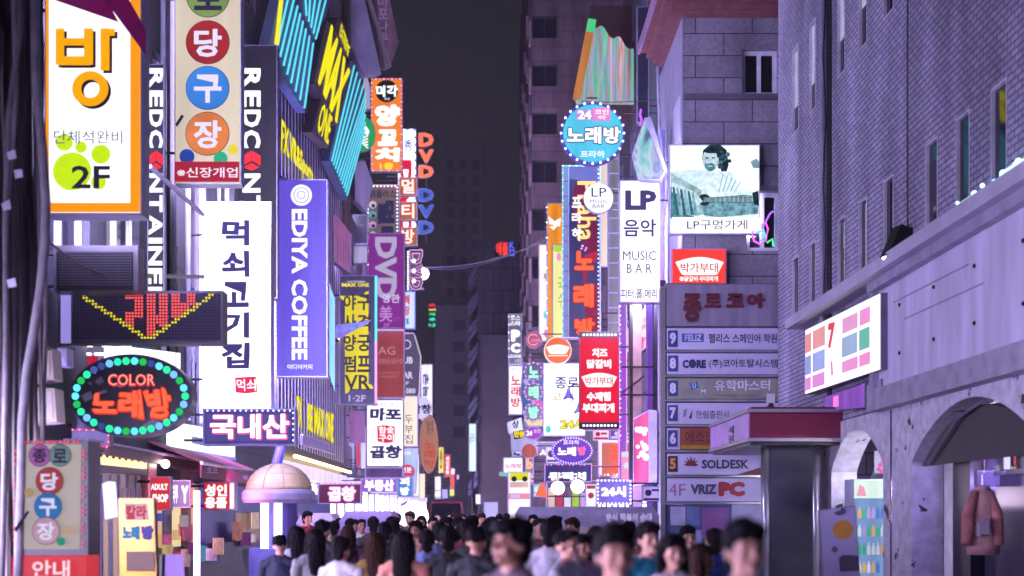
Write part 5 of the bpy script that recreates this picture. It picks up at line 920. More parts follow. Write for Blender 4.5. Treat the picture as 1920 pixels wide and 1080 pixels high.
T = sign('glowing orange numeral sign by the amber round sign', facing(44.5), (985, 858, 1001, 908), M('#3a2a30', 0, .4), side_to=3.4, t=.1); T.text('b', (987, 860, 999, 880), L('#ffb07a', 1.3), .06); T.text('n', (987, 886, 999, 904), L('#ffb07a', 1.3), .06)
for k, (x, y, r_, c) in enumerate(((1083, 912, 13, '#fff2e8'), (1046, 915, 13, '#f8f0b0'))):
    T = Thing('globe_lamp', ('white', 'yellowish')[k] + ' round lantern hanging under the indigo light box', 'lamp', W3(x, y + r_, 33.5)); T.part('globe', MB().ball(W3(x, y, 33.5), r_ * 33.5 / FPX, n=16, m=10), M(c, 1.6, lamp=True), smooth=True); T.part('cord', MB().tube([W3(x, y - r_, 33.5), W3(x, y - 30, 33.5)], .015), BLACK)
T = sign('pale shop window sheet with pictures behind the lanterns', facing(39), (1024, 900, 1122, 972), P_('#8a7890', .5, .6), name='shop_display', cat='window', t=.2, side_to=RX)
for k in range(6): T.flat('picture', rect(1028 + 15 * k, 915 + (k % 3) * 9, 1040 + 15 * k, 955), L(('#f0d0c0', '#d04060', '#e8e8ff', '#b0d84a', '#c8a0e0', '#f4e8d0')[k], 1, .4))
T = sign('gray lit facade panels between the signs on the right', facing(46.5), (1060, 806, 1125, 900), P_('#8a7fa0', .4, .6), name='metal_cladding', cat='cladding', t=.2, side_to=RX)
for k, (x0, y0, x1, y1, c, Y, tc_, lab) in enumerate((
    (1024, 838, 1056, 868, '#f4ecff', 41, '#5a4a90', 'small white box sign with violet marks left of the violet oval sign'),
    (1112, 806, 1142, 826, '#f8d8e8', 41, '#c03060', 'pale pink box sign with red marks under the tall red banner'),
    (1144, 806, 1184, 824, '#6a4ab8', 40, '#f0e8ff', 'indigo box sign with pale marks under the red banner corner'),
    (1164, 602, 1180, 660, '#c8b8f4', 38, '#3a2a70', 'lilac upright sign with a dark disc beside the pink tilted sign'),
    (1164, 846, 1186, 900, '#ff9ad0', 33.6, '#ffffff', 'rose upright sign with a white disc left of the blossom panel'),
    (1205, 912, 1240, 940, '#b8a0f0', 29.5, '#3a2a60', 'lilac box sign with dark marks at the foot of the blossom panel'),
    (1098, 908, 1118, 950, '#e8f0ff', 37.5, '#c04a5a', 'white upright sign with a red disc left of the violet digit box'),
    (1000, 908, 1022, 932, '#7ae0d0', 39.5, '#ffffff', 'mint box sign with white marks right of the menu poster'),
    (968, 826, 990, 838, '#ffd8f0', 55, '#b04a80', 'tiny pink box sign above the amber round sign'),
    (960, 846, 978, 856, '#e0d8ff', 60, '#5a50a0', 'tiny lilac box sign above the white box at the far centre'))):
    T = sign(lab, facing(Y), (x0, y0, x1, y1), P_(c, 1.0, .3), t=.18, side_to=RX if x0 > 990 else 3.0, frame=1)
    if y1 - y0 > 1.4 * (x1 - x0): T.flat('band', rect(x0 + 2, y0 + 2, x1 - 2, y0 + (y1 - y0) * .2), L(tc_, .9, .4)); T.flat('mark', ell((x0 + x1) / 2, (y0 + y1) / 2, (x1 - x0) * .28), L(tc_, .9, .4))
    else: T.flat('band', rect(x0 + 2, y1 - 6, x1 - 2, y1 - 2), L(tc_, .9, .4)); T.flat('mark', ell(x0 + (x1 - x0) * .3, (y0 + y1) / 2 - 2, (y1 - y0) * .22), L(tc_, .9, .4)); T.flat('mark', rect(x0 + (x1 - x0) * .48, y0 + 5, x1 - 4, y0 + 9), L(tc_, .9, .4))
# tenant directory
fr = facing(27.15); T = Thing('tenant_directory', 'tall tenant directory board of stacked rows with blue floor numbers', 'sign', base_of(fr, [(1350, 1100)]), fr); T.root.location.z = 0; T.off.z = 0
T.slab('post', rect(1238, 540, 1247, 1108), METAL, -.2, .05); T.slab('backing', rect(1247, 531, 1475, 945), M('#555064', 0, .5), -.25, 0)
T.slab('head_panel', rect(1249, 534, 1475, 612), M('#8f86a0', 0, .25, .15, .35, 1.5, stretch=(3, 1, .2)), .002, .05); T.face = T.root
for ch, r in (('종', (1280, 551, 1313, 605)), ('로', (1320, 551, 1351, 578)), ('코', (1360, 551, 1394, 578)), ('아', (1398, 551, 1433, 579))): T.text(ch, r, M('#5a2430', 0, .4), .05, d=.03, w=.052)
BG = M('#b9b4d8', 0, .5, 0, .12, 1.5); BLUE = M('#33427e', 0, .45); DI = M('#2a2744', 0, .5)
rows = [(616, 656, '9', BLUE, BG), (663, 702, '8', BLUE, BG), (710, 748, '8', BLUE, M('#8f9088', 0, .5)), (756, 795, '7', BLUE, BG), (803, 843, '6', BLUE, BG), (851, 890, '5', M('#2a262e', 0, .4), BG), (897, 940, '', BG, BG)]
RW = {}
for y0, y1, num, nm_, bgm in rows:
    o = T.slab('tenant_row', rect(1250, y0, 1475, y1), bgm, .002, .04); RW[y0] = o
    if num: T.slab('number_tile', rect(1252, y0 + 4, 1270, y1 - 5), nm_, .041, .05, o); T.text(num, (1255, y0 + 8, 1267, y1 - 10), M('#d0cae8', 0, .5) if num != '5' else M('#d08a5a', 0, .5), .05, w=.053, parent=o)
    T.slab('rail', rect(1247, y1 + 1.5, 1475, y1 + 5), METAL, .002, .06)
tx = lambda s, r, y, m_=DI, b=.012: T.text(s, r, m_, b, w=.046, parent=RW[y])
tx('펠리스 스페인어 학원', (1328, 626, 1456, 644), 616); T.slab('logo', rect(1278, 626, 1319, 642), M('#4a62a8', 0, .5), .041, .044, RW[616]); T.text('FELIZ', (1283, 628, 1315, 640), M('#c0c4e8', 0, .5), .03, w=.05, parent=RW[616])
tx('(주)코아토탈시스템', (1329, 674, 1457, 692), 663); tx('C●RE', (1279, 674, 1323, 691), 663, M('#2f3560', 0, .5), .06)
tx('유학마스터', (1339, 713, 1443, 733), 710, M('#e0dcf0', 0, .5), .02); tx('www.uhakmaster.com', (1343, 738, 1415, 744), 710, M('#5f5f5c', 0, .5), 0); T.slab('logo', rrect(1291, 715, 1311, 732, 4), M('#2f78c0', 0, .4), .041, .044, RW[710]); T.slab('logo', rrect(1311, 725, 1327, 741, 4), M('#7a8a8e', 0, .4), .044, .047, RW[710]); T.text('U', (1298, 719, 1304, 728), M('#d8e0f4', 0, .5), .02, w=.05, parent=RW[710]); T.text('M', (1314, 730, 1323, 738), M('#d8e0e4', 0, .5), .02, w=.05, parent=RW[710])
tx('한림출판사', (1304, 770, 1367, 785), 756, DI, 0); T.slab('logo', [(1280, 770), (1288, 766), (1286, 780), (1280, 784)], M('#8a86a0', 0, .5), .041, .044, RW[756]); T.slab('logo', [(1291, 784), (1298, 768), (1296, 786)], M('#3f3b52', 0, .5), .041, .044, RW[756])
T.slab('panel', rect(1274, 803, 1475, 843), M('#8e4436', 0, .5), .041, .044, RW[803]); T.slab('band', rect(1276, 835, 1475, 842), M('#9a8424', 0, .5), .045, .047, RW[803]); T.text('에스인', (1284, 808, 1338, 830), M('#3a2024', 0, .5), .0, w=.048, parent=RW[803])
tx('SOLDESK', (1315, 862, 1403, 879), 851, M('#33304a', 0, .5), .03)
for a in (-75, -50, -25, 0, 25, 50, 75):
    c, s = math.sin(R(a)), math.cos(R(a)); ln = 20 - abs(a) * .06; T.slab('leaf', [(1295, 874), (1295 + c * ln * .5 - s * 2.2, 874 - s * ln * .5 - c * 2.2), (1295 + c * ln, 874 - s * ln), (1295 + c * ln * .5 + s * 2.2, 874 - s * ln * .5 + c * 2.2)], M('#6d2a34', 0, .5), .041, .044 + abs(a) * .00003, RW[851])
T.slab('corner', [(1380, 890), (1475, 862), (1475, 890)], M('#6d3440', 0, .5), .041, .044, RW[851])
tx('4F', (1253, 907, 1285, 930), 897, M('#9a6a90', 0, .5), .0); tx('VRIZ', (1294, 908, 1343, 927), 897, M('#4a4660', 0, .5), .05); tx('PC', (1346, 903, 1396, 931), 897, M('#9a2a3a', 0, .5), .09)
T.slab('notice_board', rect(1247, 946, 1470, 1109), M('#4d5a8a', 0, .5, 0, .3, 2), -.25, .0)
for k, (x0, y0, x1, y1, c) in enumerate(((1257, 950, 1285, 985, '#b8b4d8'), (1287, 950, 1312, 985, '#6a7ab0'), (1316, 952, 1366, 1010, '#8a5a9a'), (1372, 946, 1440, 1000, '#a8a8d0'), (1275, 994, 1315, 1030, '#9a98c8'), (1322, 1005, 1370, 1020, '#a8a040'))): T.slab('notice', rect(x0, y0, x1, y1), M(c, 0, .5, 0, .3, 3), .003, .02)
# convenience store sign (wall plane)
fr = rwall(5.8); T = sign('white wall sign with pink, blue and green colour blocks and a slim numeral', fr, [(1509, 619), (1652, 549), (1652, 693), (1509, 740)], P_('#f8f4ff', 1.5, .06), name='wall_sign', t=.12, body=M('#6d6880', 0, .4), frame=1.5)
def blk(x0, x1, ya, yb, c):   # vertical edges at x0, x1; ya, yb = (top, bottom) fractions of the sign
    top = lambda x: 622 + (x - 1510) * (552 - 622) / 141; bot = lambda x: 737 + (x - 1510) * (691 - 737) / 141
    P = lambda x, t: (x, top(x) + (bot(x) - top(x)) * t); T.flat('colour_block', [P(x0, ya), P(x1, ya), P(x1, yb), P(x0, yb)], L(c, 1, .16))
for x0, x1 in ((1510, 1522), (1526, 1549)): blk(x0, x1, .06, .36, '#eaa0aa'); blk(x0, x1, .42, .72, '#a2aaee'); blk(x0, x1, .77, .97, '#e698e6')
for x0, x1, c in ((1583, 1612, '#f0a8e0'), (1616, 1636, '#f49adc')): blk(x0, x1, .10, .32, c)
for x0, x1, c in ((1583, 1612, '#a6bae4'), (1616, 1636, '#78c2b2')): blk(x0, x1, .38, .67, c)
for x0, x1, c in ((1584, 1614, '#f6a0e0'), (1617, 1638, '#f69ad8')): blk(x0, x1, .73, .90, c)
T.text('7', None, L('#e8506a', 1), .06, quad=[(1559, 607), (1572, 603), (1571, 652), (1558, 655)]); T.flat('numeral_tail', [(1564, 678), (1567, 677), (1569, 702), (1565, 704)], L('#f080c0', 1)); T.text('ELEVEN', None, L('#c8e0d8', 1), .0, quad=[(1557, 661), (1574, 655), (1574, 668), (1557, 674)])
fr = rwall(5.9); T = sign('violet lit display window under the colour block sign', fr, [(1545, 745), (1622, 718), (1622, 764), (1545, 772)], P_('#9a5ad8', .8, .5), name='shop_display', cat='window', t=.05, frame=1); T.flat('screen', [(1563, 744), (1573, 741), (1573, 762), (1563, 764)], L('#ff80d8', 1.2))
fr = rwall(5.88); T = sign('small lilac patterned plate at the end of the fascia', fr, [(1625, 722), (1653, 710), (1653, 768), (1625, 773)], M('#b0a4c8', 0, .5, 0, .4, 14), name='wall_tile', t=.04, frame=1)
# entrance canopy with column
T = Thing('entrance_canopy', 'wine red entrance canopy with a chrome rim on a steel column', 'canopy', (5.2, 23.5, 0))
T.part('box', MB().box(4.402, 22.002, 2.92, 6, 25.9, 3.36), M('#7d2440', 0, .3, 0, .15, 1)); T.part('side_panel', MB().box(4.38, 22.03, 2.93, 4.4, 25.9, 3.35), M('#c8a0ea', 0, .35), label='lilac side panel facing the street')
for z in (2.86, 3.36): T.part('rim', MB().box(4.35, 21.95, z, 6.0, 25.95, z + .055), METAL)
T.part('roof_edge', MB().box(4.45, 22.1, 3.416, 6, 25.8, 3.46), M('#7a2038', 0, .4))
sfr = Fr((4.376, 0, 0), (0, -1, 0)); T.fr = sfr; T.face = T.root; T.vtext('세원', (1366, 798, 1376, 833), M('#3a2448', 0, .5), .02, w=.004)
T.part('soffit', MB().box(4.42, 22.05, 2.8, 5.98, 25.8, 2.858), M('#3a3330', 0, .3, .4, .5, 3)); T.part('column', MB().box(4.86, 22.5, 0, 5.62, 23.2, 2.8), M('#3a3844', 0, .3, .5, .3, 2))
for x in (4.78, 5.66): T.part('chrome_tube', MB().tube([(x, 22.55, 0), (x, 22.55, 2.8)], .075, 14), METAL, smooth=True)
T = Thing('security_camera', 'white box security camera on top of the wine red canopy', 'camera', W3(1445, 766, 22.4)); fr = turned(1445, 22.3, -12, 8); T.fr = fr; T.slab('body', rect(1437, 738, 1453, 762), M('#c8c4dc', 0, .4), -.3, 0); T.slab('lens', rect(1441, 756, 1450, 762), BLACK, .001, .03); T.slab('foot', rect(1442, 762, 1448, 771), GREYP, -.2, -.1)
# floodlight on the coping
T = Thing('floodlight', 'black tilted floodlight box standing on the fascia coping', 'floodlight', W3(1707, 480, 18.4)); fr = turned(1690, 18.3, 10); T.fr = fr
T.slab('housing', [(1690, 420), (1717, 431), (1692, 487), (1665, 477)], M('#121016', 0, .5), -.25, 0); T.slab('lens', [(1666, 478), (1691, 487), (1689, 490), (1667, 481)], M('#f0e6ff', 4, lamp=True), -.2, -.04)
T.part('stand', MB().tube([fr.at(*fr.px(1704, 452), -.12), fr.at(*fr.px(1710, 462), -.12), fr.at(*fr.px(1712, 478), -.12), fr.at(*fr.px(1704, 482), -.12)], .025, 8), BLACK); T.part('cord', MB().tube([fr.at(*fr.px(*p), -.1) for p in ((1715, 437), (1722, 441), (1724, 448), (1720, 456), (1712, 459))], .01), BLACK)

# ------------------------------------------------------------------ shop fronts and stalls
def wall_thing(name, label, cat, X, pts): fr = lwall(X); return Thing(name, label, cat, base_of(fr, pts), fr)
T = wall_thing('storefront', 'warm lit shop front with a wooden door frame and yellow lintel strip', 'shop front', -5.7, [(220, 1150)])
T.slab('lintel', [(150, 842), (276, 862), (276, 880), (150, 874)], P_('#ffd9a0', 1.5, .3), .0, .12)
for k in range(9): T.slab('moth_mark', [(168 + 12 * k, 848 + 1.6 * k), (173 + 12 * k, 852 + 1.6 * k), (178 + 12 * k, 849.5 + 1.6 * k), (174 + 12 * k, 857 + 1.6 * k), (171 + 12 * k, 856 + 1.6 * k)], INKB, .122, .126)
WD = M('#5a4038', 0, .45, 0, .3, 4, .2)
T.slab('back_panel', [(150, 872), (372, 908), (372, 1160), (150, 1190)], P_('#a888a4', .62, .6), -.05, 0)
for a, b in ((160, 170), (262, 278), (338, 344)): T.slab('post', [(a, 860), (b, 863), (b, 1190), (a, 1190)], WD, .01, .14)
T.slab('header', [(160, 870), (278, 882), (278, 893), (160, 884)], WD, .02, .13)
for k in range(5): T.slab('door_bar', rect(186 + 16 * k, 890, 188 + 16 * k, 1180), STEEL, .01, .05)
for k, (a, b, c, e) in enumerate(((176, 182, '#d06a50', .6), (184, 188, '#a088e8', .9), (346, 362, '#ff9a58', .95), (320, 336, '#ffe0a8', .9), (226, 240, '#a888a8', .5), (171, 185, '#c88a58', .7), (188, 222, '#d0a898', .7), (242, 262, '#8a6a9a', .6), (279, 300, '#f0b870', .85), (304, 319, '#5a4a70', .5))): T.slab('lit_panel', rect(a, 915, b, 1150), P_(c, e, .3), .012, .03)  # added glowing strips; warm light and coloured reflections put in as colour
T.part('bulb_lamp', MB().ball(T.fr.at(*T.fr.px(282, 870), .25), .07), M('#fff4e6', 7, lamp=True), smooth=True)
shop_windows('unseen shop windows added at the near left to light the street', lwall(-5.88), -4, 15, 9, SC_, 8.5)  # lit windows out of view, added to brighten the right wall and crowd
T = wall_thing('eave_beam', 'dark red sloping eave beam over the warm shop front', 'eave', -5.5, [(260, 860)])
T.slab('beam', [(160, 826), (382, 868), (382, 884), (160, 845)], M('#5a2430', 0, .5), -.3, .0); T.slab('gutter', [(160, 822), (382, 864), (382, 868), (160, 826)], M('#a8a2bc', 0, .4), -.3, .05)
T = wall_thing('shop_awning', 'wine red shop awning with faint white print above the red adult shop sign', 'awning', -5.0, [(430, 905)])
T.slab('valance', [(378, 872), (480, 888), (480, 908), (378, 896)], M('#7a2144', 0, .6, 0, .2, 4, .2), -.03, 0)
a = [T.fr.at(*T.fr.px(*p), 0) for p in ((378, 868), (480, 885))]; b = [q + Vector((-.9, 0, .35)) for q in a]
T.part('canvas', MB().prism([a[0], a[1], b[1], b[0]], [q + Vector((0, 0, .04)) for q in (a[0], a[1], b[1], b[0])]), M('#5d2036', 0, .6, 0, .2, 4, .2)); T.part('rod', MB().tube([a[0], a[1]], .035), METAL); T.face = T.root
T.text('호프', (387, 876, 408, 887), M('#b9a8c4', 0, .6), .02, w=.004); T.text('맥주', (455, 891, 474, 901), M('#b9a8c4', 0, .6), .02, w=.004)
T = sign('red light box with white capitals in the shop window', facing(20.4), (281, 893, 320, 957), P_('#d8303a', .95, .1), side_to=LX, t=.15); T.text('ADULT', (283, 907, 315, 919), WH, .05); T.text('SHOP', (286, 926, 316, 942), WH, .06)
T = sign('white lettered lilac window film beside the red capitals box', facing(21.4), (321, 900, 357, 952), P_('#9a8cc8', .7, .4), name='film_sign', cat='window', side_to=LX, t=.05); T.text('타투', (323, 908, 334, 944), WH, .05); T.text('Y', (340, 910, 354, 944), WH, .08)
T = sign('red light box with large white syllables under the wine red awning', facing(23.6), (381, 903, 440, 957), P_('#d8243e', .95, .1), side_to=LX, t=.3); T.text('성인', (384, 908, 426, 931), WH, .05); T.text('용품', (384, 932, 426, 953), WH, .06); T.slab('edge_panel', rect(431, 906, 439, 954), P_('#e8e4ff', 1.2, .3), .005, .02)
T = Thing('tube_light', 'upright violet tube light beside the red box sign', 'lamp', W3(369, 1180, 22.5)); T.part('tube', MB().tube([W3(369, 920, 22.5), W3(369, 1120, 22.5)], .06), M('#d0a0ff', 2, lamp=True)); T.part('base', MB().tube([W3(369, 1120, 22.5), W3(369, 1136, 22.5)], .09), BLACK)
T = wall_thing('storefront', 'navy painted shop front with a lit menu panel behind the crowd', 'shop front', -5.75, [(450, 1060)])
T.slab('back_panel', [(378, 905), (620, 930), (620, 1030), (378, 1140)], M('#33407a', 0, .5, 0, .3, 1), -.05, 0)
for a, b, c in ((440, 500, '#b08a78'), (505, 560, '#d8c8e0'), (565, 610, '#a890c0')): T.slab('lit_panel', rect(a, 962, b, 1020), P_(c, .55, .6), .01, .04)
T = wall_thing('storefront', 'cluttered poster wall of the shops between the lit door and the domed kiosk', 'shop front', -5.62, [(400, 1080)]); rg = random.Random(31)
for k in range(22):
    x0 = rg.uniform(279, 470); y0 = rg.uniform(958, 1040); w_, h_ = rg.uniform(9, 22), rg.uniform(12, 34); cc = rg.choice(['#f0d8e8', '#d8406a', '#5a6ad0', '#ffe0a0', '#c8b8f0', '#e88a50', '#f4f0ff', '#7a3a80', '#60a0c0'])
    T.slab('poster', rect(x0, y0, x0 + w_, y0 + h_), L(cc, rg.uniform(.3, .8), .5) if k % 2 else M(cc, 0, .6, 0, .4, 7), .0 + k * .006, .006 + k * .006)
T.slab('base_panel', [(276, 1030), (500, 1010), (500, 1090), (276, 1140)], M('#3a3648', 0, .5), -.06, -.01)
T = wall_thing('billboard', 'bright white billboard on the wall behind the oval karaoke sign', 'billboard', -5.8, [(300, 850)])
T.slab('panel', [(195, 646), (330, 662), (330, 705), (195, 690)], P_('#f4f2ff', 1.8, .15), .0, .08); T.slab('panel', [(312, 790), (434, 812), (434, 858), (312, 838)], P_('#f4f6ff', 1.6, .15), .0, .08); T.slab('frame', [(312, 838), (434, 858), (434, 864), (312, 845)], M('#6a72b0', 0, .4), .0, .1); T.slab('window_mark', [(352, 818), (384, 824), (384, 838), (352, 831)], L('#8088b8', .9), .082, .086)
T = sign('white sideways lettered strip between the oval sign and the violet LED board', facing(26), (364, 756, 380, 800), P_('#dcd8f0', .9, .3), side_to=LX, t=.1); T.text('RED', (366, 758, 378, 798), INKB, .05, rot=90)
T = sign('lilac box sign edged with tiny red lamps above the street stand sign', facing(17.9), (100, 806, 205, 838), P_('#9a88e0', .75, .3), side_to=LX, t=.2)
T.bulbs([(102, 806), (204, 806), (204, 838), (172, 838)], 26, 2, [RB, PB], w=.02)
T = sign('white lamp row fixture with red panel left of the oval karaoke sign', facing(18.6), (126, 663, 185, 690), P_('#c81e3a', .9, .6), side_to=LX, t=.1)
for k in range(5): T.slab('lamp', rect(84 + 36 * k, 644, 102 + 36 * k, 650), M('#f4f6ff', 4, lamp=True), .0, .06); T.slab('lamp', rect(127 + 26 * k, 662, 146 + 26 * k, 667), L('#f4f6ff', 2), .01, .06)
T.slab('rail', rect(70, 640, 270, 644), DARK, .0, .08)
# yellow stand banner
T = sign('yellow stand banner with pastel syllable tiles on the left pavement', facing(14.6), [(222, 934), (288, 934), (302, 1260), (226, 1260)], M('#b5801a', 0, .5, 0, .2, 3), name='stand_banner', cat='banner', t=.12, body=M('#8a6a20', 0, .5))
T.flat('tile', [(234, 944), (276, 944), (280, 975), (236, 975)], L('#e0b8c0', .8)); T.text('칼라', (236, 947, 276, 974), L('#c04a60', .9), .05); T.text('노래', (230, 986, 262, 1012), L('#4a90c8', .8), .08); T.text('방', (266, 985, 288, 1012), L('#6a60b8', .8), .08); T.flat('tile', rect(238, 1034, 290, 1070), L('#c09aa8', .6, .3))
T = sign('white glowing roll banner in front of the wooden door', facing(16.2), [(190, 906), (205, 901), (218, 903), (223, 970), (196, 976)], P_('#fff0ec', 1.2, .1), name='stand_banner', cat='banner', t=.06); T.part('pole', MB().tube([T.fr.at(*T.fr.px(206, 976), -.03), Vector((T.fr.at(*T.fr.px(206, 976))[0], 16.23, 0))], .03), STEEL)
T = Thing('leaning_board', 'lilac glowing board leaning at the bottom edge of the pavement', 'board', (W3(326, 0, 12.8).x, 12.8, 0)); c = W3(326, 1040, 12.8); T.part('panel', MB().prism([(c.x - .09, 12.8, c.z), (c.x + .08, 12.8, c.z), (c.x + .22, 12.5, 0), (c.x - .05, 12.5, 0)], [(c.x - .09, 12.86, c.z), (c.x + .08, 12.86, c.z), (c.x + .22, 12.56, 0), (c.x - .05, 12.56, 0)]), P_('#b890ff', 1.0, .3)); T.part('rim', MB().tube([(c.x - .11, 12.8, c.z), (c.x - .07, 12.5, 0)], .03), DARK)
# domed kiosk
Y = 25.0; c = W3(523, 922, Y); k = Y / FPX; T = Thing('dome_kiosk', 'cream domed street kiosk with a gray brim and glowing white columns', 'kiosk', (c.x, c.y, 0))
mb = MB(); n = 28; rings = []
for j in range(8):
    t = j / 7 * math.pi / 2; rings.append([c + Vector((62 * k * math.cos(t) * math.cos(2 * math.pi * i / n), 62 * k * math.cos(t) * math.sin(2 * math.pi * i / n), 52 * k * math.sin(t) + .01)) for i in range(n)])
for j in range(7): mb.prism(rings[j], [v + Vector((0, 0, 0)) for v in rings[j + 1]], caps=(j in (0,)))
T.part('dome', mb, M('#8d7c52', 0, .6, 0, .25, 5, .2), smooth=True)
for i in range(10): T.part('seam', MB().tube([c + Vector((62.4 * k * math.cos(t) * math.cos(i * .628), 62.4 * k * math.cos(t) * math.sin(i * .628), 52.3 * k * math.sin(t) + .01)) for t in [q * .196 for q in range(9)]], .007), M('#6a5f48', 0, .6))
for z in (33,): T.part('seam', MB().tube([c + Vector((62.6 * k * math.cos(math.asin(z / 52)) * math.cos(2 * math.pi * i / n), 62.6 * k * math.cos(math.asin(z / 52)) * math.sin(2 * math.pi * i / n), z * k)) for i in range(n + 1)], .008), M('#7a6a50', 0, .6))
mb = MB(); prof = [(61, 4), (66, 2), (69, -4), (69, -15), (66, -21), (58, -22)]
rings = [[c + Vector((r * k * math.cos(2 * math.pi * i / n), r * k * math.sin(2 * math.pi * i / n), z * k)) for i in range(n)] for r, z in prof]
for j in range(5): mb.prism(rings[j], rings[j + 1], caps=False)
T.part('brim', mb, M('#77748a', 0, .55, 0, .25, 5, .1), smooth=True)
for x in (-20, 5): T.part('lit_column', MB().tube([c + Vector((x * k, -40 * k, -20 * k)), Vector((c.x + x * k, c.y - 40 * k, .05))], .075, 12), M('#f0ecff', 2.2, lamp=True))
T.part('core', MB().tube([c + Vector((0, 0, -20 * k)), Vector((c.x, c.y, 0))], .38, 20), M('#4a3f8a', 0, .5)); T.part('counter', MB().tube([(c.x, c.y, 0), (c.x, c.y, .95)], .58, 24), M('#5a6ab0', 0, .5))
T.part('post', MB().tube([W3(516, 880, Y), W3(528, 834, Y)], .1, 12), M('#4a4490', 0, .45)); T.part('lamp', MB().ball(W3(462, 932, Y - .2), .06), M('#ffd8a0', 5, lamp=True))
# snack stalls
def stall(label, x0, x1, ytop, Y, roof, front, h=.17, dep=1.4, letters=None):
    a, b = W3(x0, ytop, Y), W3(x1, ytop, Y); T = Thing('snack_stall', label, 'food stall', ((a.x + b.x) / 2, Y + dep / 2, 0), facing(Y)); z = a.z
    T.part('canopy', MB().prism([(a.x, Y, z - h), (b.x, Y, z - h), (b.x, Y + dep, z - h), (a.x, Y + dep, z - h)], [(a.x + .1, Y + .12, z), (b.x - .1, Y + .12, z), (b.x - .1, Y + dep - .1, z), (a.x + .1, Y + dep - .1, z)]), roof)
    v = T.part('valance', MB().box(a.x, Y - .02, z - h - .22, b.x, Y - .002, z - h), roof)
    for xx in (a.x + .05, b.x - .05): T.part('post', MB().tube([(xx, Y + .05, 0), (xx, Y + .05, z - h)], .03, 8), METAL)
    T.part('counter', MB().box(a.x + .08, Y + .1, .02, b.x - .08, Y + .75, .92), front); T.part('worktop', MB().box(a.x + .04, Y + .06, .921, b.x - .04, Y + .8, .96), METAL)
    T.part('back_panel', MB().box(a.x + .1, Y + dep - .06, .95, b.x - .1, Y + dep - .03, z - h), P_('#c8a8dc', .45, .6)); T.part('tube_lamp', MB().tube([(a.x + .3, Y + .5, z - h - .05), (b.x - .3, Y + .5, z - h - .05)], .025), M('#fff0e6', 5, lamp=True))
    for q in range(6):
        xx = a.x + .3 + (b.x - a.x - .6) * q / 5; T.part('food_tray', MB().box(xx - .1, Y + .2, .961, xx + .1, Y + .55, 1.06), M(('#c85a30', '#d8a040', '#7a3a28', '#d8d0c0', '#b83a3a', '#8a9a4a')[q], 0, .5))
    if letters: T.face = v; T.text(letters[0], letters[1], L('#c8b8f4', .8), .03, w=.03)
    return T
stall('lilac roofed snack stall among the crowd on the left', 636, 742, 958, 21.5, M('#a58cc8', 0, .5, 0, .2, 2), M('#8a5a90', 0, .5))
stall('small pale snack stall behind the domed kiosk on the left', 556, 628, 962, 24, M('#b8a8cc', 0, .5), M('#9a8ab8', 0, .5))
stall('long violet snack stall behind the front row of heads on the right', 966, 1236, 950, 24.5, M('#9088a8', 0, .5, 0, .35, 4), M('#7a5a90', 0, .5), letters=('분식 떡볶이 순대', (1136, 962, 1222, 978)))
T = Thing('glowing_balloon', 'big glowing white balloon lamp above the crowd', 'lamp', W3(777, 1010, 34)); T.part('balloon', MB().ball(W3(777, 972, 34), 27 * 34 / FPX, None, 33 * 34 / FPX, 20, 12), M('#f8fff4', 1.6, .4, lamp=True), smooth=True); T.part('print', MB().prism([W3(752, 944, 33.55), W3(764, 938, 33.55), W3(764, 943, 33.55), W3(753, 950, 33.55)], [W3(752, 944, 33.57), W3(764, 938, 33.57), W3(764, 943, 33.57), W3(753, 950, 33.57)]), L('#8a7ad0', 1)); T.part('stand', MB().tube([W3(777, 1000, 34), Vector((W3(777, 0, 34).x, 34, 0))], .05), STEEL)
# car
fr = facing(48); a, b = W3(801, 940, 48), W3(868, 940, 48); cx = (a.x + b.x) / 2; T = Thing('minivan', 'maroon minivan creeping through the far crowd', 'car', (cx, 50, 0)); CR = M('#6a1f38', 0, .25)
w = (b.x - a.x) / 2; zt = a.z
T.part('body', MB().prism([(cx - w, 48, .25), (cx + w, 48, .25), (cx + w, 52, .25), (cx - w, 52, .25)], [(cx - w, 48.1, 1.05), (cx + w, 48.1, 1.05), (cx + w, 52, 1.05), (cx - w, 52, 1.05)]).prism([(cx - w, 48.6, 1.04), (cx + w, 48.6, 1.04), (cx + w, 52, 1.04), (cx - w, 52, 1.04)], [(cx - w * .85, 49.3, zt), (cx + w * .85, 49.3, zt), (cx + w * .85, 51.8, zt), (cx - w * .85, 51.8, zt)]), CR)
T.part('windscreen', MB().prism([(cx - w * .88, 48.68, 1.12), (cx + w * .88, 48.68, 1.12), (cx + w * .8, 49.2, zt - .08), (cx - w * .8, 49.2, zt - .08)], [(cx - w * .88, 48.62, 1.13), (cx + w * .88, 48.62, 1.13), (cx + w * .8, 49.14, zt - .07), (cx - w * .8, 49.14, zt - .07)]), GLASS)
for s in (-1, 1):
    T.part('headlight', MB().ball((cx + s * w * .72, 48.02, .78), .12, .05, .08), M('#fff0e0', 1.5)); T.part('wheel', MB().tube([(cx + s * w * .95, 48.7, .3), (cx + s * w * .75, 48.7, .3)], .3, 14), BLACK); T.part('wheel', MB().tube([(cx + s * w * .95, 51.3, .3), (cx + s * w * .75, 51.3, .3)], .3, 14), BLACK); T.part('mirror', MB().ball((cx + s * w * 1.1, 48.8, 1.15), .1, .06, .08), CR)
T = sign('pale blue screen standing over the far crowd', facing(44), (907, 941, 934, 972), P_('#b8b4f0', 1.0, .1), name='screen', cat='screen', t=.1); T.part('post', MB().tube([(T.root.location.x, 44.1, T.root.location.z), (T.root.location.x, 44.1, 0)], .05), DARK)
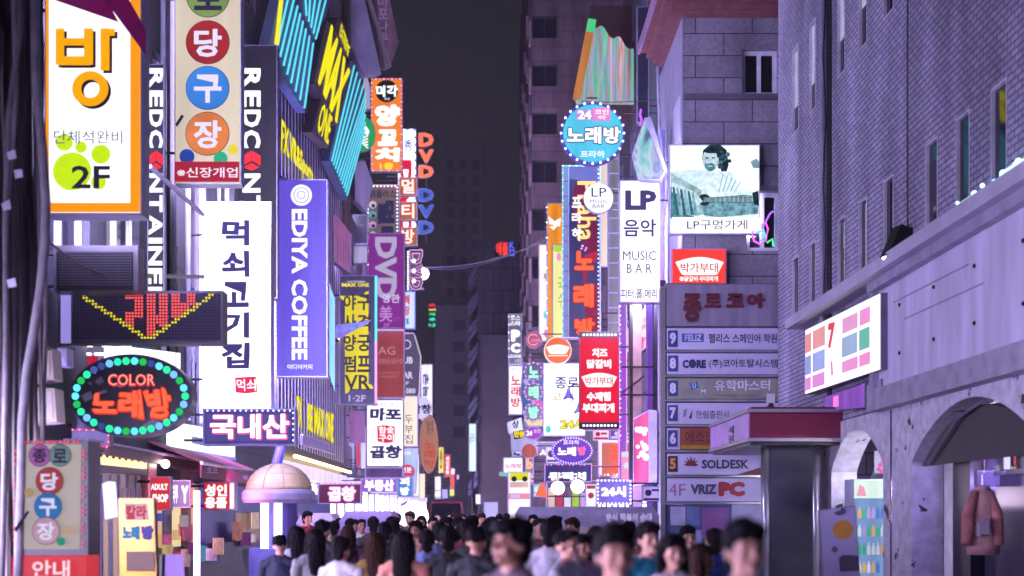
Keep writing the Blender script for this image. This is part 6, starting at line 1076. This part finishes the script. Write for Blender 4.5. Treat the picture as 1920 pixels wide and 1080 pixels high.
T = sign('small white upright lamp box near the far crowd', facing(52), (891, 926, 902, 946), P_('#f0eeff', 1.6), name='lamp_box', cat='lamp', t=.15); T.part('post', MB().tube([(T.root.location.x, 52.1, T.root.location.z), (T.root.location.x, 52.1, 0)], .05), DARK)
# right pavement
T = sign('white pavement board with an amber disc, before the far arch', facing(14.6), [(1535, 956), (1604, 948), (1622, 1215), (1552, 1215)], M('#b8b2dc', 0, .5, 0, .15, 2), name='pavement_board', cat='board', t=.06, body=M('#8a86a8', 0, .5))
T.flat('disc', ell(1580, 993, 19, 18, 32), M('#d89a40', 0, .5)); T.flat('leaf', ell(1572, 962, 8, 4, 16), M('#5a5888', 0, .5)); T.flat('leaf', ell(1580, 958, 5, 6, 16), M('#5a5888', 0, .5)); T.flat('picture', [(1572, 1046), (1580, 1040), (1608, 1042), (1610, 1070), (1574, 1072)], M('#5a5068', 0, .5)); T.flat('mark', ell(1564, 1030, 6, 6, 16), M('#6a6890', 0, .5)); T.flat('label', rect(1634 - 60, 1090, 1600, 1130), M('#7a7898', 0, .5))
fr = facing(20.4); T = Thing('drink_fridge', 'blue lit glass drinks fridge under the far arch', 'fridge', (W3(1640, 0, 20.7).x, 20.8, 0), fr)
T.slab('cabinet', rect(1603, 898, 1672, 1150), M('#b8c0dc', 0, .4), -.6, -.06); T.slab('header', rect(1603, 901, 1672, 934), P_('#e4fbf0', 1.0, .3), -.058, .0); T.face = T.slab('glass_door', rect(1605, 937, 1670, 1140), P_('#8fb4f0', .75, .4), -.058, -.02)
T.slab('print', [(1606, 930), (1612, 908), (1620, 914), (1624, 930)], L('#f0a0b8', 1), .002, .004); rg = random.Random(9)
for k in range(26): T.slab('bottle', [(1609 + 8.6 * (k % 7) + a_, 972 + 34 * (k // 7) - b_) for a_, b_ in ((0, 0), (6, 0), (6, 14), (4, 18), (4, 22), (2, 22), (2, 18), (0, 14))], L(rg.choice(['#d8f4ff', '#5a8ae0', '#c8a8f0', '#f0b870', '#4ac0a0', '#e8e8ff']), .9, .4), -.018, .0)
T = sign('white and pink flower poster hanging inside the far arch', facing(20.9), (1639, 845, 1668, 888), P_('#c8c4f0', .9, .2), name='poster', cat='poster', t=.02, frame=1)
for p in ((1650, 872), (1655, 866), (1647, 880), (1658, 878), (1652, 884)): T.flat('flower', ell(*p, 4, 4, 12), L('#e05aa8', 1))
T = Thing('chrome_post', 'chrome corner post with pink reflections beside the far arch', 'post', (W3(1675, 0, 19.2).x, 19.2, 0)); xx = W3(1675, 0, 19.2).x; T.part('shaft', MB().tube([(xx, 19.2, 0), (xx, 19.2, 3.17)], .05, 12), M('#c8b0cc', 0, .15, .9), smooth=True); T.part('foot', MB().tube([(xx, 19.2, 0), (xx, 19.2, .06)], .1, 12), DARK)
fr = facing(15.0); T = Thing('hanging_coat', 'pale pink coat hanging behind the near arch door', 'coat', W3(1842, 1050, 15.4), facing(15.4))
mb = MB(); n = 18; prof = [(910, 7, .05), (918, 17, .08), (928, 22, .11), (960, 27, .14), (1000, 31, .16), (1040, 29, .15)]; rings = []
for y, hw, dp in prof:
    c = W3(1842 + (y - 910) * .02, y, 15.6); rings.append([c + Vector((hw * 15.6 / FPX * math.cos(2 * math.pi * i / n) * (1 + .06 * math.sin(5 * i)), dp * math.sin(2 * math.pi * i / n), 0)) for i in range(n)])
for j in range(len(rings) - 1): mb.prism(rings[j], rings[j + 1], caps=j in (0, len(rings) - 2))
T.part('cloth', mb, M('#e8b0b4', 0, .8, 0, .35, 5, .3), smooth=True)
for sgn in (-1, 1): T.part('sleeve', MB().tube([W3(1842 + sgn * 13, 922, 15.55), W3(1842 + sgn * 27, 965, 15.5), W3(1842 + sgn * 31, 1022, 15.45)], [.05, .075, .06], 12), M('#d88c90', 0, .8, 0, .35, 5, .3), smooth=True)
T.part('bag', MB().prism(T.q(rrect(1830, 972, 1856, 1006, 4), -.05), T.q(rrect(1830, 972, 1856, 1006, 4), .06)), M('#c8c0d8', 0, .7)); T.part('hanger', MB().tube([W3(1842, 910, 15.6), W3(1842, 890, 15.6), W3(1846, 885, 15.6)], .012), METAL)
T = sign('narrow white sign with dark syllables inside the near arch', facing(15.9), (1880, 778, 1896, 882), P_('#e8e0ff', 1.0, .2), t=.1); T.vtext('추천', (1884, 820, 1892, 850), INKB, .05); T = sign('rosy lit box inside the near arch at the right edge', facing(15.9), (1899, 800, 1960, 874), P_('#e0607a', .9, .5), t=.3); T = sign('round sky-blue and orange badge low inside the near arch', facing(15.9), ell(1918, 912, 14, 15, 28), P_('#3ab0d0', .9, .3), name='disc_sign', t=.06); T.flat('disc', ell(1918, 912, 6, 7, 20), L('#f0904a', 1))
T = sign('violet lit counter panel deep inside the near arch', facing(16.4), (1832, 882, 1880, 912), P_('#8a70e0', .8, .4), name='lit_counter', cat='counter', t=.1)
# cables across
def span(label, p, q, sag, r, m_, n=16):
    T = Thing('overhead_cable', label, 'cable', (p + q) / 2); pts = [p.lerp(q, i / n) - Vector((0, 0, sag * 4 * (i / n) * (1 - i / n))) for i in range(n + 1)]; T.part('wire', MB().tube(pts, r, 6), m_)
span('twisted pale cable sagging across the dark street end', W3(796, 501, 60), W3(1030, 447, 52), .35, .028, M('#8a8494', 0, .5)); span('thin second cable beside the twisted pale cable', W3(796, 503, 60), W3(1030, 440, 51), .5, .02, M('#6a6474', 0, .5))
span('thin black cable under the fluted glossy board', W3(1090, 190, 40), W3(1240, 186, 33), .05, .012, BLACK)
span('thin diagonal gray strut from the orange bordered sign', W3(281, 312, 20), W3(380, 402, 23), 0, .04, M('#8a84a8', 0, .4))
for k, (p, q) in enumerate((((60, 590, 12.7), (140, 655, 17)), ((78, 440, 12.7), (270, 505, 20.5)))):
    span(('lower', 'upper')[k] + ' black cable running from the cable bundle to the hanging signs', W3(*p), W3(*q), .25, .014, BLACK)
span('horizontal black bar under the half hidden black sign', W3(272, 517, 20.5), W3(380, 519, 23), 0, .04, BLACK)
# ------------------------------------------------------------------ people
HAIRM = {'k': M('#120e14', 0, .75, 0, .4, 30, .5, spec=.15), 'b': M('#3a221c', 0, .7, 0, .4, 30, .5, spec=.15), 'g': M('#5a4a44', 0, .7, 0, .4, 30, .5, spec=.2)}
def person(label, kind, px_, top_y, Y, face_deg, top_c, tr_c='#26242e', hair='k', skin=0, group='people in the crowd'):
    """top_y: pixel row of the top of the head, face_deg 0 = looking at us, 180 = back to us"""
    h = CH + (VY - top_y) * Y / FPX; sc = h / 1.745; x = (px_ - VX) * Y / FPX
    r = empty('person', (x, Y, .0)); r.rotation_euler = (0, 0, R(face_deg)); r.scale = (sc, sc, sc); r['label'] = label; r['category'] = 'person'; r['group'] = group
    for nm, me in FIG[kind].items():
        nm = nm.rstrip('_'); o = bpy.data.objects.new(nm, me); COL.objects.link(o); o.parent = r
        mt = {'body': SKIN[skin], 'hair': HAIRM[hair], 'top': M(top_c, 0, .75, 0, .25, 9, .3), 'trousers': M(tr_c, 0, .75, 0, .25, 9, .3), 'shoes': M('#2c2a30', 0, .5), 'eye': BLACK, 'lips': M('#8a4a48', 0, .5)}[nm]
        if not me.materials: me.materials.append(mt)
        o.material_slots[0].link = 'OBJECT'; o.material_slots[0].material = mt
CROWD = [
 ('young man in gray tee with side-swept black hair, nearest head left of centre', 'man', 957, 968, 6.0, -52, '#5a4a58', '#26242e', 'k', 2),
 ('man with a black fringe facing us, nearest head right of centre', 'man', 1155, 980, 5.0, 8, '#4a4654', '#26242e', 'k', 0),
 ('man with a round black haircut at the right, nearest to the tenant directory', 'man', 1397, 971, 5.0, 14, '#3a3844', '#26242e', 'k', 0),
 ('woman with long black hair and white top, in front of the tenant directory', 'woman', 1263, 1000, 7.6, 10, '#d8d0e4', '#3a3a4a', 'k', 1),
 ('man in a teal shirt with a white bag strap', 'man_long_sleeve', 1217, 977, 8.8, 20, '#1f7f9a', '#26242e', 'k', 1),
 ('woman with brown hair seen from the side in a pale shirt', 'woman', 1318, 1018, 8.6, 120, '#c0b8d8', '#3a3a4a', 'b', 1),
 ('man in a white tee with his back turned, beside the side-swept haired man', 'man', 1032, 972, 10.2, 170, '#d4d0e8', '#2a2a38', 'k', 1),
 ('person in a light gray shirt glancing right', 'man_crop', 1064, 990, 9.0, 60, '#a8a4b4', '#2a2a38', 'k', 0),
 ('woman in a lilac top with dark bobbed hair behind the light gray shirt', 'woman', 1092, 1000, 10.5, 30, '#a894c0', '#3a3a4a', 'k', 1),
 ('woman in a mustard dress with long brown hair, back turned', 'woman', 702, 996, 10.8, 190, '#9a7a3c', '#8a6c34', 'b', 1),
 ('woman in a coral top with long dark hair, back turned', 'woman', 757, 994, 10.2, 172, '#d08a78', '#4a4658', 'k', 1),
 ('man in a sky-blue shirt walking away beside the coral top', 'man_long_sleeve', 800, 992, 11.6, 185, '#8a98d8', '#26242e', 'k', 0),
 ('broad man in black walking away at the centre left', 'man', 842, 985, 10.6, 175, '#1d1b26', '#1d1b26', 'k', 0),
 ('man in dark navy beside the broad man in black, back turned', 'man_crop', 893, 984, 9.6, 168, '#20222e', '#1d1b26', 'k', 2),
 ('man in a black tee looking down at his phone at the left', 'man_phone', 606, 974, 14.5, 150, '#1a1824', '#22202a', 'k', 1),
 ('woman in a white blouse left of the phone-gazing man', 'woman_long_sleeve', 556, 985, 13.0, 200, '#d0c8e0', '#4a4658', 'k', 1),
 ('man in dark clothes before the lilac snack stall', 'man', 700, 968, 17.5, 185, '#2a2634', '#22202a', 'k', 0),
 ('woman in black before the lilac snack stall', 'woman', 737, 967, 17.0, 160, '#231f2b', '#22202a', 'k', 1),
 ('tall man with rosy face in front of the glowing balloon', 'man', 768, 958, 22.0, -20, '#5a4660', '#22202a', 'b', 0),
 ('woman with fair face right of the glowing balloon', 'woman', 790, 966, 23.0, 10, '#c8a8b4', '#22202a', 'b', 1),
 ('man in maroon walking towards us before the minivan', 'man_crop', 812, 968, 19.0, 15, '#4a2434', '#22202a', 'k', 0),
 ('man raising a phone above the middle of the crowd', 'man_phone', 838, 970, 18.0, -25, '#5a5068', '#22202a', 'k', 1),
 ('man with pale arms raised near the centre of the crowd', 'man_phone', 860, 972, 15.5, 20, '#3a3444', '#22202a', 'k', 1),
 ('woman in a hot pink top in the middle of the crowd', 'woman', 873, 972, 13.6, 12, '#d04a72', '#22202a', 'k', 1),
 ('gray haired man under the pale blue screen', 'man', 888, 962, 26.0, 0, '#6a6474', '#22202a', 'g', 0),
 ('man in a tan jacket near the pale blue screen', 'man_long_sleeve', 903, 962, 24.0, 20, '#8a5a40', '#22202a', 'b', 0),
 ('woman in white below the pale blue screen', 'woman', 922, 968, 20.0, -10, '#c8c0d4', '#22202a', 'k', 1),
 ('man with a pink collar at the right stall', 'man_crop', 1012, 970, 15.0, 30, '#b07a90', '#22202a', 'k', 0),
 ('woman with a ponytail shadowed by the violet stall', 'woman', 1042, 966, 17.5, 150, '#4a3a58', '#22202a', 'k', 1),
 ('man in dark gray by the left kiosk', 'man', 660, 972, 20.0, 90, '#3a3846', '#22202a', 'k', 0),
 ('person in a red jacket beside the domed kiosk', 'man_long_sleeve', 577, 958, 22.5, 40, '#a0243a', '#22202a', 'k', 0),
 ('woman in violet beside the small pale stall', 'woman', 640, 970, 22.8, -40, '#6a4a90', '#22202a', 'k', 1),
 ('man in a gray hoodie far up the street', 'man_long_sleeve', 820, 960, 32.0, 0, '#5c5866', '#22202a', 'k', 0),
 ('man in black far up the street', 'man', 845, 960, 36.0, 10, '#201e28', '#22202a', 'k', 0),
 ('woman in cream far up the street', 'woman', 868, 963, 34.0, -10, '#c0b4a8', '#22202a', 'k', 1),
 ('man in blue far up the street', 'man_crop', 905, 961, 38.0, 5, '#3a4a80', '#22202a', 'k', 0),
 ('woman in rose far up the street', 'woman', 936, 963, 33.0, 15, '#b07088', '#22202a', 'k', 1),
 ('man in green far up the street', 'man', 950, 962, 30.0, 160, '#3a5a4a', '#22202a', 'k', 0),
 ('man in a olive top walking away in the crowd', 'man', 628, 976, 19, 170, '#5a5a38', '#26242e', 'k', 2),
 ('woman in a plum top walking away in the crowd', 'woman', 652, 984, 15.5, 185, '#5a2f50', '#26242e', 'b', 1),
 ('man in a ivory top coming towards us in the crowd', 'man_crop', 678, 972, 21, 20, '#d0c8bc', '#26242e', 'k', 2),
 ('man in a charcoal top walking away in the crowd', 'man_phone', 722, 978, 14.2, 178, '#2c2a30', '#26242e', 'k', 2),
 ('woman in a peach top coming towards us in the crowd', 'woman_long_sleeve', 780, 975, 16, -15, '#d0a088', '#26242e', 'k', 2),
 ('man in a slate blue top walking away in the crowd', 'man_long_sleeve', 824, 978, 13.2, 190, '#4a5478', '#26242e', 'k', 1),
 ('woman in a beige top walking away in the crowd', 'woman', 858, 966, 21, 175, '#b0a088', '#26242e', 'b', 2),
 ('man in a black striped top walking away in the crowd', 'man', 880, 978, 12.2, 160, '#1c1a20', '#26242e', 'k', 1),
 ('woman in a dusty rose top walking away in the crowd', 'woman', 914, 975, 14.5, 182, '#a87880', '#26242e', 'k', 1),
 ('man in a khaki top coming towards us in the crowd', 'man_crop', 935, 966, 22, 15, '#7a7050', '#26242e', 'k', 2),
 ('man in a steel gray top walking away in the crowd', 'man_long_sleeve', 985, 975, 13.5, 185, '#74747e', '#26242e', 'k', 1),
 ('woman in a mint top coming towards us in the crowd', 'woman', 1000, 964, 24.2, -12, '#90c0a8', '#26242e', 'k', 1),
 ('man in a sand top coming towards us in the crowd', 'man', 1072, 970, 15, -35, '#b09a78', '#26242e', 'b', 1),
 ('woman in a burgundy top walking away in the crowd', 'woman', 1118, 985, 11.5, 175, '#5a1c2c', '#26242e', 'k', 2),
 ('man in a pale blue top walking away in the crowd', 'man_crop', 1180, 975, 14, 165, '#98a8c8', '#26242e', 'k', 0),
 ('woman in a cherry top coming towards us in the crowd', 'woman_long_sleeve', 1196, 990, 10.2, -30, '#a02038', '#26242e', 'k', 0),
 ('man in a dark brown top coming towards us in the crowd', 'man', 1290, 985, 12, 10, '#3c2a22', '#26242e', 'k', 1),
 ('man in a cobalt top walking away in the crowd', 'man_long_sleeve', 1340, 990, 11, 190, '#2c48a0', '#26242e', 'k', 0),
 ('woman in a ash top walking away in the crowd', 'woman', 590, 990, 11.6, -160, '#8c8890', '#26242e', 'k', 0),
 ('man in a midnight blue top walking away in the crowd', 'man_crop', 525, 1000, 12.4, 175, '#1c2040', '#26242e', 'k', 1),
 ('man in a white striped top walking away in the crowd', 'man', 640, 1005, 10.8, 160, '#ccc8d4', '#26242e', 'k', 1),
 ('man in a rust top coming towards us in the crowd', 'man', 745, 962, 27, 0, '#8a4424', '#26242e', 'k', 1),
 ('woman in a lemon top coming towards us in the crowd', 'woman', 852, 962, 29, 10, '#c8bc60', '#26242e', 'k', 2),
 ('man in a teal green top walking away in the crowd', 'man_long_sleeve', 885, 966, 17, -170, '#1e6a64', '#26242e', 'k', 1),
]
for c in CROWD: person(*c)
# ------------------------------------------------------------------ night haze lit by the signs
hz = structure('haze', MB().box(-206, -46, -1, 206, 606, 44.5), bpy.data.materials.new('haze_air'), kind='stuff'); m = hz.data.materials[0]; m.use_nodes = True; nt = m.node_tree; nt.nodes.remove(nt.nodes['Principled BSDF'])
v = nt.nodes.new('ShaderNodeVolumePrincipled'); v.inputs['Color'].default_value = (.86, .8, 1, 1); v.inputs['Density'].default_value = .00045; nt.links.new(v.outputs[0], nt.nodes['Material Output'].inputs['Volume'])
